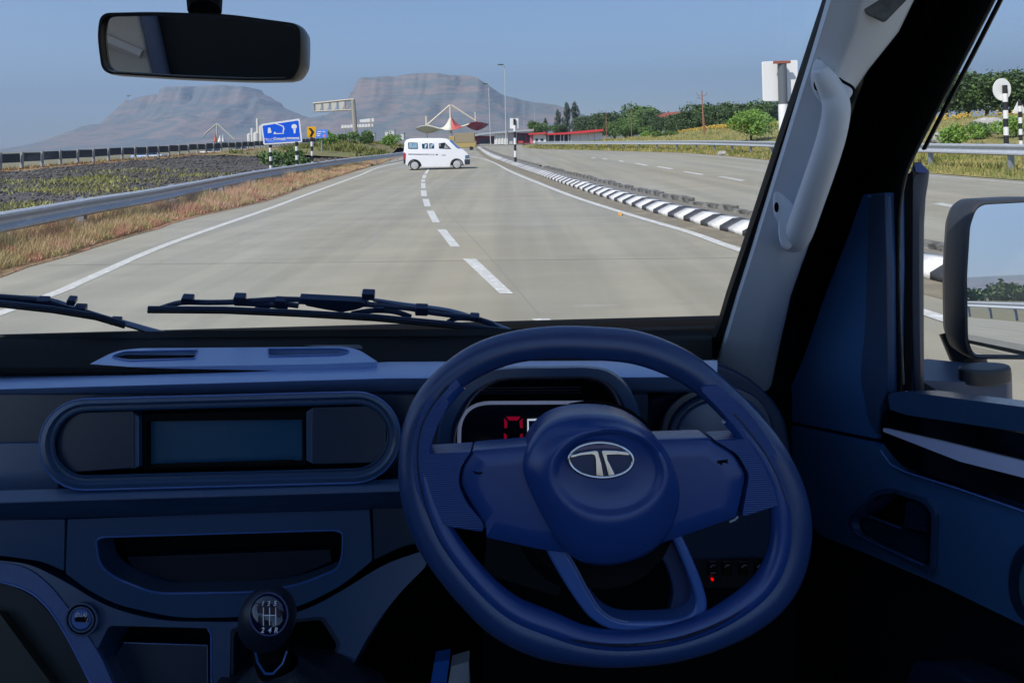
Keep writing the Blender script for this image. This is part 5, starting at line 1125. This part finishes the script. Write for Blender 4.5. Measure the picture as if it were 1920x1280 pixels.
slab('badge_arc', ec([(600, 560), (660, 505), (740, 470), (840, 450), (940, 445), (1060, 458), (1150, 490), (1230, 535), (1120, 522), (960, 515), (900, 518), (760, 530), (660, 550)]), EPn, .001, M('badge violet gloss', (.06, .06, .2), .1, coat=.5), whl, bevel=.0004, h=.0042)
# column shroud and stalks
b = MB(); b.tube([WP.at(1125, 930)-WP.n*.02, WP.at(1125, 930)-WP.n*.12+Vector((0, 0, -.03)), WP.at(1125, 930)-WP.n*.28+Vector((0, 0, -.12))], [.075, .08, .08], 24); b.build('column_shroud', black, whl, smooth=True)
b = MB(); b.tube([WP.at(1300, 975)-WP.n*.05, WP.at(1390, 970)-WP.n*.045, WP.at(1452, 967)-WP.n*.045], [.008, .009, .012], 10, flat=.8); st = b.build('stalk', navy, whl, smooth=True)
ptube('stalk_print', [(1368, 978), (1378, 974), (1384, 968)], WP, .0009, whitep, whl, False, -.03, 5)

# ---- gear lever
gl = part('gear_lever')
kc = P(502, 1160, .60); kp = tilt(502, 1160, .60, 42)
bm = bmesh.new(); bmesh.ops.create_uvsphere(bm, u_segments=32, v_segments=20, radius=1)
for v in bm.verts:
    z = v.co.z; rr_ = .0262*(1 if z > -.1 else max(.5, 1+(z+.1)*.62)); v.co = Vector((v.co.x*rr_, v.co.y*rr_*.95, z*.030 if z > -.1 else z*.046))
Mx = Matrix.Rotation(radians(20), 4, 'X'); bmesh.ops.transform(bm, matrix=Mx, verts=bm.verts); me = bpy.data.meshes.new('knob'); bm.to_mesh(me); bm.free()
for p_ in me.polygons: p_.use_smooth = True
o = link('knob', me, M('knob leather', (.010, .016, .032), .42), gl); o.location = kc
KP = Plane(kc+Vector((0, -.020, .0215)), (0, -.70, .72)); cap_o = ell(504, 1151, 33.5, 38, 36)
dome('knob_cap', cap_o, (504, 1151), [(1.06, -.006), (1.03, .0), (1.0, .0028), (.8, .0055), (.5, .0075), (.1, .0082)], KP, M('gloss navy cap', (.006, .010, .035), .06, coat=.8), gl)
ptube('cap_ring', ell(504, 1151, 35, 39.5, 36), KP, .0008, M('cap ring', (.08, .10, .25), .3), gl, True, .001, 6)
K2 = KP.up(.0082)
for x, s in ((493, '1'), (504, '3'), (516, '5')): text(s, K2, x, 1131, 8, whitep, gl, h=.0004, name='gear_number')
for x, s in ((493, '2'), (506, '4'), (518, 'R')): text(s, K2, x, 1181, 8, whitep, gl, h=.0004, name='gear_number', bold=.02)
for x in (494, 505.5, 517): ptube('gate_line', [(x, 1138), (x, 1172)], K2, .0004, whitep, gl, False, .0004, 5)
ptube('gate_line', [(494, 1153), (517, 1153)], K2, .0004, whitep, gl, False, .0004, 5)
b = MB(); b.tube([kc+Vector((0, .004, -.03)), kc+Vector((0, .012, -.06)), kc+Vector((0, .03, -.14))], [.017, .0135, .010], 16); b.build('shaft', black, gl, smooth=True)
boot = M('gear boot', (.008, .016, .030), .4, bump=.3, bscale=300)
rows = []
for k in range(9):
    t = k/8; c = kc+Vector((.004, .012+.02*t, -.052-.06*t)); row = []
    for a in range(28):
        an = 2*pi*a/28; r_ = .016+.062*t**1.3; r_ *= 1+.10*sin(3*an+1.5)*t+.05*sin(k*2.4)*(.4+.6*sin(an*2))
        row.append(c+Vector((cos(an)*r_*1.15, sin(an)*r_, .008*sin(2*an+k)*t)))
    rows.append(row)
loft('boot', rows, boot, gl, closed=True, angle=60)
ptube('boot_piping', [(x, y) for x, y in ((478, 1216), (483, 1240), (497, 1262), (512, 1262), (530, 1243), (538, 1220))], tilt(505, 1240, .585, 40), .0011, navy_b, gl, False, 0, 6)
slab('boot_frame', [gear_h, [(530+(x-530)*.93, 1280+(y-1280)*.95) for x, y in gear_h]], LP, .01, navy_d, gl, bevel=.002, h=-.004)
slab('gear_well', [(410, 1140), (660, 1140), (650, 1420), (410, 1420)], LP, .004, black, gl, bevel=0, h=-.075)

# ---- windscreen pillar trim with grab handle
pil = part('pillar_trim')
PR = [(-160, 1600, 1660, 1790), (-60, 1571, 1632, 1740), (0, 1553, 1618, 1712), (60, 1535, 1603, 1683), (131, 1513, 1573, 1626), (169, 1501, 1562, 1600), (300, 1461, 1520, 1562), (420, 1424, 1480, 1526), (464, 1411, 1470, 1513), (552, 1383, 1446, 1482), (640, 1357, 1426, 1462), (690, 1341, 1416, 1452), (745, 1326, 1406, 1442)]
rows = []
for y, a, b_, c in PR:
    d0 = GP.at(a, y, .012).y; rows.append([GP.at(a-6, y, -.01), P(a, y, d0-.0), P(a+5, y, d0-.008), P(a+(b_-a)*.5, y, d0-.018), P(b_-6, y, d0-.030), P(b_+4, y, d0-.031), P(b_+(c-b_)*.5, y, d0-.026), P(c-4, y, d0-.020), P(c, y, d0-.010), P(c+2, y, d0+.03)])
loft('trim_panel', rows, grey_t, pil, angle=50)
# fabric corner of the lining
slab('fabric_insert', rp([(1612, 4, 3), (1625, 25, 6), (1660, 42, 3), (1720, -20, 3), (1740, -150, 2), (1560, -150, 2)], 4, 4), Plane(P(1650, 10, .585), (-.25, -1, -.1)), .006, fabric, pil, bevel=.002)
gh = part('grab_handle')
def gd(y): return GP.at(1500, y).y-.062
hp = [(1537, 130, 14, .020), (1548, 150, 20, .012), (1563, 178, 23, .002), (1568, 205, 24, -.010), (1562, 245, 24, -.020), (1549, 290, 24, -.026), (1532, 340, 24, -.026), (1516, 385, 24, -.022), (1502, 425, 24, -.014), (1493, 446, 23, -.002), (1485, 456, 18, .010), (1478, 455, 10, .02)]
hpc = smoothpath([Vector(h_) for h_ in ((a, b_, w_) for a, b_, w_, z in hp)], 5); hz = smoothpath([Vector((z, 0, 0)) for *_, z in hp], 5)
b = MB(); b.tube([P(p.x, p.y, gd(p.y)+q.x) for p, q in zip(hpc, hz)], [p.z*gd(p.y)/F for p in hpc], 18); b.build('grip_bar', grey_h, gh, smooth=True, angle=80)
HPn = Plane(P(1535, 160, gd(160)+.022), (-.45, -1, -.25)); H2 = Plane(P(1466, 390, gd(390)+.024), (-.45, -1, -.25))
dome('mount', sp([(1536, 110), (1552, 124), (1572, 150), (1597, 166), (1594, 182), (1570, 205), (1552, 200), (1534, 186), (1523, 166), (1521, 140), (1526, 118)], 4), (1548, 155), [(1.0, -.012), (1.0, .003), (.95, .007), (.8, .009)], HPn, grey_h, gh)
dome('mount', sp([(1459, 343), (1468, 350), (1486, 368), (1500, 385), (1496, 425), (1490, 452), (1478, 466), (1466, 462), (1460, 440), (1459, 415), (1451, 400), (1449, 372), (1452, 350)], 4), (1471, 400), [(1.0, -.012), (1.0, .003), (.95, .007), (.8, .009)], H2, grey_h, gh)
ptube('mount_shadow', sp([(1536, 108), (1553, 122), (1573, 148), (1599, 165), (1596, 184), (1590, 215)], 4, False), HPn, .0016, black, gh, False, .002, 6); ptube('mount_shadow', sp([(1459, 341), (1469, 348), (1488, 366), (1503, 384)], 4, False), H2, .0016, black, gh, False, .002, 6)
slab('screw_hole', ell(1532, 159, 6.5, 12, 20), HPn, .004, black, gh, bevel=.001, h=.0095); slab('screw_hole', ell(1456, 389, 4.5, 10, 20), H2, .004, black, gh, bevel=.001, h=.0095)

# ---- right door
door = part('door')
# black weather seal and door frame between pillar and side glass
XF = [(-160, 1945), (-60, 1895), (0, 1866), (100, 1815), (200, 1763), (280, 1722), (310, 1707), (340, 1697), (400, 1690), (500, 1688), (620, 1691), (760, 1698)]
def xf(y): return float(np.interp(y, [a for a, b_ in XF], [b_ for a, b_ in XF]))
def xr_(y): return float(np.interp(y, [r[0] for r in PR], [r[3] for r in PR]))
rows = []
for y in list(range(-160, 780, 25))+[780]:
    a, c = xr_(y)-3, xf(y); pr = []
    d0 = GP.at(a, y, .012).y+.015
    for t, X in ((0, None), (.08, .46), (.2, .50), (.38, .512), (.5, .505), (.54, .488), (.62, .478), (.75, .470), (.90, .462), (.97, .462), (1.0, .474)):
        x = a+(c-a)*t; u = (x-CX)/F
        if X is None: pr.append(P(x, y, d0))
        else: pr.append(SX(X).at(x, y))
    rows.append(pr)
loft('door_frame', rows, rubber, door, angle=60)
ptube('frame_highlight', sp([(xf(y)-2, y) for y in range(-160, 760, 40)], 3, False), SX(.466), .0016, M('frame highlight', (.09, .095, .10), .35), door, False, 0, 6)  # paler tube paints the highlight along the frame's inner edge
b = MB()
xg = lambda y: xf(y)+(12 if y < 300 else 14)
b.tube([SX(.480).at(xg(y)-3, y) for y in range(-160, 300, 20)], .0018, 6); b.build('glass_channel', black, door, smooth=True)
ptube('outer_bead', [(xg(y)+1, y) for y in range(-160, 300, 20)], SX(.484), .0012, M('outer bead', (.12, .12, .12), .3), door, False, 0, 6)
# side glass
own(mk('side_glass', [Vector((.490, y, z)) for y, z in ((.80, E-.36), (-.14, E-.30), (-.14, E+.38), (.40, E+.38), (.80, E-.02))]+[Vector((.494, y, z)) for y, z in ((.80, E-.36), (-.14, E-.30), (-.14, E+.38), (.40, E+.38), (.80, E-.02))], [(0, 1, 2, 3, 4), (9, 8, 7, 6, 5), (0, 5, 6, 1), (1, 6, 7, 2), (2, 7, 8, 3), (3, 8, 9, 4), (4, 9, 5, 0)], clear))
# sail panel
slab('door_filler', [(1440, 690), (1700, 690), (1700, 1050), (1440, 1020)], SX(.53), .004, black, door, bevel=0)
sail_ = rp([(1617, 364, 4), (1660, 361, 4), (1664, 500, 2), (1666, 735, 3), (1652, 760, 10), (1646, 824, 6), (1475, 789, 3), (1463, 762, 20), (1503, 678, 30), (1546, 552, 40), (1590, 440, 20)], 6, 4)
slab('sail_panel', sail_, SX(.452), .03, M('sail navy plastic', (0.040, 0.13, 0.32), 0.36, bump=0.15, bscale=900), door, bevel=.003, seg=3)
slab('sail_rib', rp([(1629, 368, 2), (1659, 365, 3), (1662, 500, 2), (1664, 735, 3), (1650, 762, 8), (1643, 815, 4), (1628, 790, 10), (1612, 705, 20), (1622, 607, 20)], 4, 3), SX(.446), .008, M('sail rib plastic', (.022, .055, .13), .45, bump=.25, bscale=900), door, bevel=.002, seg=3)
slab('trim_screw', ell(1628, 368, 1.8, 1.8, 8), SX(.440), .002, M('blue dot', (.1, .2, .6), .3), door, bevel=0)
# sill band
slab('sill_cap', rp([(1664, 738, 8), (1690, 733, 4), (1930, 764, 2), (2250, 812, 2), (2250, 862, 2), (1930, 812, 2), (1700, 778, 8), (1668, 768, 8)], 6, 4), SX(.440), .04, navy, door, bevel=.004, seg=3)
ptube('sill_bead', [(1700, 736), (1920, 768), (2200, 806)], SX(.447), .0022, silverp, door, False, 0, 6)
slab('gloss_insert', rp([(1656, 772, 14), (1672, 768, 10), (1930, 815, 2), (2250, 868, 2), (2250, 1030, 2), (1930, 948, 2), (1790, 905, 10), (1690, 874, 20), (1655, 830, 24), (1650, 800, 14)], 8, 5), SX(.448), .03, blackg, door, bevel=.002)
slab('bright_strip', rp([(1655, 802, 2), (1760, 826, 2), (1930, 868, 2), (2250, 950, 2), (2250, 985, 2), (1930, 898, 2), (1800, 865, 2), (1656, 809, 2)], 2, 3), SX(.444), .006, silverp, door, bevel=.001)
ptube('insert_edge', [(1652, 845), (1672, 872), (1700, 886), (1790, 914), (1930, 962), (2200, 1045)], SX(.444), .0014, navy_b, door, False, 0, 6)
# door card with handle recess
card = rp([(1476, 795, 4), (1648, 831, 14), (1662, 862, 20), (1700, 889, 20), (1930, 964, 2), (2250, 1058, 2), (2250, 1330, 2), (1940, 1182, 20), (1760, 1095, 30), (1620, 1035, 30), (1530, 1000, 20), (1490, 900, 20)], 8, 5)
rec = rp([(1592, 975, 12), (1640, 926, 22), (1668, 918, 14), (1735, 940, 22), (1750, 962, 12), (1746, 1062, 14), (1735, 1068, 8), (1600, 1000, 12)], 10, 5)
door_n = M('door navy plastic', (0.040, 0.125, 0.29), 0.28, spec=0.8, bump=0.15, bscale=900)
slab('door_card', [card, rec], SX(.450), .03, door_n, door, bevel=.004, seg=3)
slab('handle_bezel', [[(1672+(x-1672)*1.06, 993+(y-993)*1.07) for x, y in rec], [(1672+(x-1672)*.96, 993+(y-993)*.95) for x, y in rec]], SX(.446), .01, navy, door, bevel=.003, seg=3)
slab('recess_floor', [(1580, 900), (1770, 920), (1770, 1090), (1580, 1040)], SX(.49), .004, black, door, bevel=0)
dh = slab('door_handle', rp([(1699, 937, 6), (1733, 944, 6), (1738, 998, 3), (1694, 988, 3)], 4, 4), SX(.452), .02, navy_d, door, bevel=.003, seg=3)
slab('handle_plate', rp([(1596, 976, 6), (1612, 961, 4), (1690, 990, 4), (1737, 1001, 4), (1736, 1056, 8), (1604, 996, 6)], 4, 4), SX(.458), .01, navy_d, door, bevel=.002); ptube('plate_edge', [(1608, 959), (1690, 990)], SX(.4555), .0008, navy_b, door, False, 0, 5)
ptube('recess_edge', [(1598, 996), (1640, 1018), (1700, 1046), (1730, 1058)], SX(.444), .0009, navy_b, door, False, 0, 5)
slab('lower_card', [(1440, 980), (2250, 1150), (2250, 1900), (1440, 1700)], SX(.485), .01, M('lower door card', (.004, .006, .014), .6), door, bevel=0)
slab('door_pocket', sp([(1700, 1262), (1730, 1238), (1775, 1250), (1840, 1290), (1900, 1350), (1900, 1500), (1700, 1450)], 4), SX(.42), .05, navy_d, door, bevel=.006, seg=3)
slab('window_winder', ell(1932, 1095, 26, 55, 30), SX(.44), .02, M('teal plastic', (.03, .10, .14), .4), door, bevel=.004)
slab('winder_base', ell(1930, 1090, 44, 78, 30), SX(.446), .02, navy_d, door, bevel=.004)

# ---- wing mirror outside
wmr = part('wing_mirror')
MPn = Plane(P(1900, 520, .93), (-.32, -1, .0)); _i = ray(1880, 556).normalized(); MPn2 = Plane(P(1900, 520, .93), Vector((.36, -1.0, .0)).normalized()-_i)
mo = rp([(1818, 672, 40), (1808, 640, 10), (1806, 520, 10), (1812, 420, 10), (1826, 378, 42), (1920, 373, 10), (2120, 374, 60), (2130, 676, 60), (1920, 673, 10)], 10, 7)
def mrow(s, dx, h): return [MPn2.at(1968+(x-1968)*s+dx, 524+(y-524)*s)+Vector((0, h, 0)) for x, y in mo]
rows = [mrow(.955, 0, .004), mrow(.975, 0, -.003), mrow(1.0, 0, -.002), mrow(1.015, 0, .006), mrow(1.015, 0, .018), mrow(1.0, 0, .040), mrow(.95, 0, .055), mrow(.85, 0, .062), mrow(.3, 0, .065)]
loft('housing', rows, M('mirror housing', (.030, .034, .042), .42, bump=.2, bscale=900), wmr, closed=True, angle=50)
mg = [(1968+(x-1968)*.955, 524+(y-524)*.955) for x, y in mo]
slab('mirror_back', mg, MPn2, .01, black, wmr, bevel=0, h=-.012)
slab('mirror_glass', mg, MPn2, .002, mirror_m, wmr, bevel=0, h=-.0035)
b = MB(); b.tube([P(1790, 620, .985), P(1812, 665, .97), P(1830, 690, .97)], [.022, .024, .018], 14); b.build('neck', MATS['mirror housing'], wmr, smooth=True)
slab('neck_cap', ell(1846, 682, 50, 9, 30), SZ(-.335), .02, MATS['mirror housing'], wmr, bevel=.004) if False else None
arm = rp([(1700, 690, 4), (1735, 672, 4), (1795, 678, 20), (1860, 684, 20), (1896, 694, 14), (1898, 703, 10), (1890, 712, 20), (1800, 716, 20), (1700, 712, 4)], 6, 5)
slab('arm', arm, SZ(-.345), .036, M('mirror arm', (.06, .09, .16), .4), wmr, bevel=.004, seg=3)
slab('pivot', ell(1846, 686, 50, 9, 30), SZ(-.328), .022, MATS['mirror housing'], wmr, bevel=.004)
# corner bracket strip on the outside of the frame
rows = []
for y in (305, 312, 322, 340, 370, 420, 500, 620, 742):
    x0 = float(np.interp(y, [305, 340, 400, 742], [1714, 1704, 1702, 1706])); x1 = float(np.interp(y, [305, 322, 340, 370, 420, 500, 742], [1724, 1741, 1739, 1734, 1731, 1730, 1731]))
    rows.append([P(x0, y, .80), P(x0+9, y, .785), P((x0+x1)/2+6, y, .782), P(x1-2, y, .785), P(x1, y, .80), P(x1-2, y, .84)])
loft('bracket_cover', rows, M('bracket cover', (.070, .080, .11), .45, bump=.2, bscale=900), wmr, thick=.002, angle=50)
slab('bracket_tip', [(1714, 310), (1724, 303), (1741, 319), (1739, 325), (1717, 322)], Plane(P(1728, 313, .778), (0, -1, .4)), .004, M('bracket tip blue', (.09, .12, .32), .4), wmr, bevel=.001)
slab('bracket_seal', [(1697, 330), (1712, 322), (1710, 746), (1697, 744)], Plane(P(1704, 500, .776), (-.2, -1, 0)), .004, black, wmr, bevel=0)

# ---- wipers
def wiper(bl, arm_pts, bridges, clips, tip):
    e = part('wiper'); WG = GP.up(-.035); wb = M('wiper black', (.016, .035, .09), .35)
    d = .0024
    o = ptube('blade_rubber', bl, GP.up(-.020), .0035, M('wiper rubber', (.006, .007, .009), .5), e, False, 0, 6)
    ptube('blade_spine', [(x, y-5) for x, y in bl], GP.up(-.022), .0030, wb, e, False, 0, 6); ptube('spine_highlight', [(x, y-8.5) for x, y in bl], GP.up(-.0225), .0011, M('wiper steel', (.07, .12, .19), .35), e, False, 0, 5)  # second, paler tube paints a highlight along the spine
    for br in bridges: ptube('bridge', sp(br, 4, False), WG, .0030, wb, e, False, 0, 6, flat=1.5)
    for x, y, w_, h_ in clips: slab('clip', rp([(x-w_/2, y-h_/2), (x+w_/2, y-h_/2+1), (x+w_/2, y+h_/2+1), (x-w_/2, y+h_/2)], 2, 2), WG, .010, wb, e, bevel=.001, h=.006)
    aw = sp(arm_pts, 5, False); n_ = len(aw); ptube('arm', aw, WG, [.0048+.0035*k/n_ for k in range(n_)], wb, e, False, -.008, 8, flat=.6)
    return e
wiper([(278, 583), (420, 584), (560, 590), (700, 598), (840, 611), (950, 625)], [(700, 562), (760, 571), (840, 582), (900, 600), (960, 622), (1010, 648)],
      [[(300, 578), (340, 567), (390, 567), (440, 566), (520, 561), (580, 562)], [(440, 568), (500, 571), (540, 576)], [(480, 580), (520, 570), (560, 573)], [(560, 565), (620, 568), (680, 570), (760, 577), (790, 582)], [(575, 568), (630, 578), (665, 576), (690, 566)], [(660, 588), (700, 582), (740, 584), (770, 594)], [(780, 582), (840, 590), (880, 594), (925, 607)], [(840, 604), (860, 596), (905, 601), (935, 616)]],
      [(350, 565, 22, 10), (448, 563, 22, 10), (525, 569, 22, 9), (690, 557, 24, 12), (710, 582, 20, 9), (790, 585, 24, 14), (890, 599, 18, 8)], None)
e = bpy.data.objects[[o.name for o in truck.children if o.name.startswith('wiper')][0]]
slab('centre_bridge', rp([(560, 560), (620, 563), (675, 566), (690, 572), (670, 580), (640, 586), (610, 580), (575, 574)], 3, 3), GP.up(-.035), .010, MATS['wiper black'], e, bevel=.002, h=.004)
wiper([(-120, 560), (0, 572), (100, 583), (180, 596), (235, 612)], [(-60, 548), (0, 556), (90, 562), (170, 590), (230, 605), (290, 622), (360, 640)],
      [[(-60, 552), (0, 556), (50, 560), (90, 566), (150, 585)], [(0, 566), (60, 568), (110, 576), (160, 584)], [(100, 580), (140, 580), (190, 594), (230, 606)]],
      [(78, 572, 22, 16), (132, 568, 16, 9), (148, 583, 22, 10), (215, 606, 20, 8)], None)
# lower stays
# ---- interior mirror
rm = part('rear_view_mirror')
_i = ray(379, 89).normalized(); RMn = Plane(P(380, 90, .50), Vector((-.42, -1, -.22)).normalized()-_i)
mo = rp([(190, 98, 30), (187, 66, 20), (192, 25, 44), (290, 23, 30), (430, 27, 30), (568, 46, 40), (569, 90, 20), (567, 128, 10), (552, 153, 40), (470, 154, 30), (340, 149, 30), (196, 140, 44)], 20, 7)
def rrow(s, h, dy=0): return [RMn.at(379+(x-379)*s, 89+(y-89)*(1-(1-s)*2.4)+dy)+Vector((0, 1, 0))*-h for x, y in mo]
loft('mirror_housing', [rrow(.955, .0), rrow(.965, .004), rrow(.99, .004), rrow(1.0, .0), rrow(1.0, -.01), rrow(.97, -.025), rrow(.8, -.035), rrow(.3, -.04)], M('mirror black', (.006, .006, .007), .35), rm, closed=True, angle=50)
slab('mirror_glass', [(379+(x-379)*.958, 89+(y-89)*.90) for x, y in mo], RMn, .002, dmirror_m, rm, bevel=0, h=-.0005)
b = MB(); b.tube([P(384, 22, .512), P(383, -20, .525), P(383, -80, .54)], [.0125, .014, .02], 10); b.build('stem', black, rm, smooth=True)
# seat belt anchor on the beige side panel (reflected)
wbox('belt_anchor', (-1.17, -.32, E+.02), (-1.15, -.28, E+.10), black, .004)
# loose packet in the footwell
pk = P(842, 1266, .92); b = MB(); b.add([pk+Vector(v) for v in ((-.035, 0, -.05), (-.01, 0, -.05), (.0, .01, .015), (-.022, .01, .012), (-.035, .02, -.05), (-.01, .02, -.05), (0, .03, .015), (-.022, .03, .012))], [(0, 1, 2, 3), (7, 6, 5, 4), (0, 4, 5, 1), (1, 5, 6, 2), (2, 6, 7, 3), (3, 7, 4, 0)])
root = empty('paper_packet', pk-Vector((0, 0, .05)), 0, 'blue and white paper packet lying in the dark footwell below the wheel', 'packet')
for v in b.v: v -= root.location
b.build('blue_side', M('packet blue', (.04, .25, .9), .5), root); b = MB(); b.add([Vector(v) for v in ((-.008, 0, 0), (.03, 0, 0), (.028, .01, .062), (.002, .01, .055), (-.008, .02, 0), (.03, .02, 0), (.028, .03, .062), (.002, .03, .055))], [(0, 1, 2, 3), (7, 6, 5, 4), (0, 4, 5, 1), (1, 5, 6, 2), (2, 6, 7, 3), (3, 7, 4, 0)]); b.build('white_side', M('packet white', (.85, .86, .88), .5), root)
wbox('tunnel_cover', (-.25, .84, E-1.1), (.05, 1.05, float(pk.z-.05)), black)

# ---------------------------------------------------------------- haze
hb = MB(); hb.box((0, 500, 420), (17000, 17000, 860))
hz_m = bpy.data.materials.new('haze'); hz_m.use_nodes = True; t = hz_m.node_tree; t.nodes.clear()
ho = t.nodes.new('ShaderNodeOutputMaterial'); pv = t.nodes.new('ShaderNodeVolumePrincipled'); pv.inputs['Color'].default_value = (0.56, 0.73, 1.0, 1); pv.inputs['Density'].default_value = 0.00022; pv.inputs['Anisotropy'].default_value = 0.2
t.links.new(pv.outputs[0], ho.inputs['Volume'])
tag(hb.build('haze', hz_m), kind='stuff')
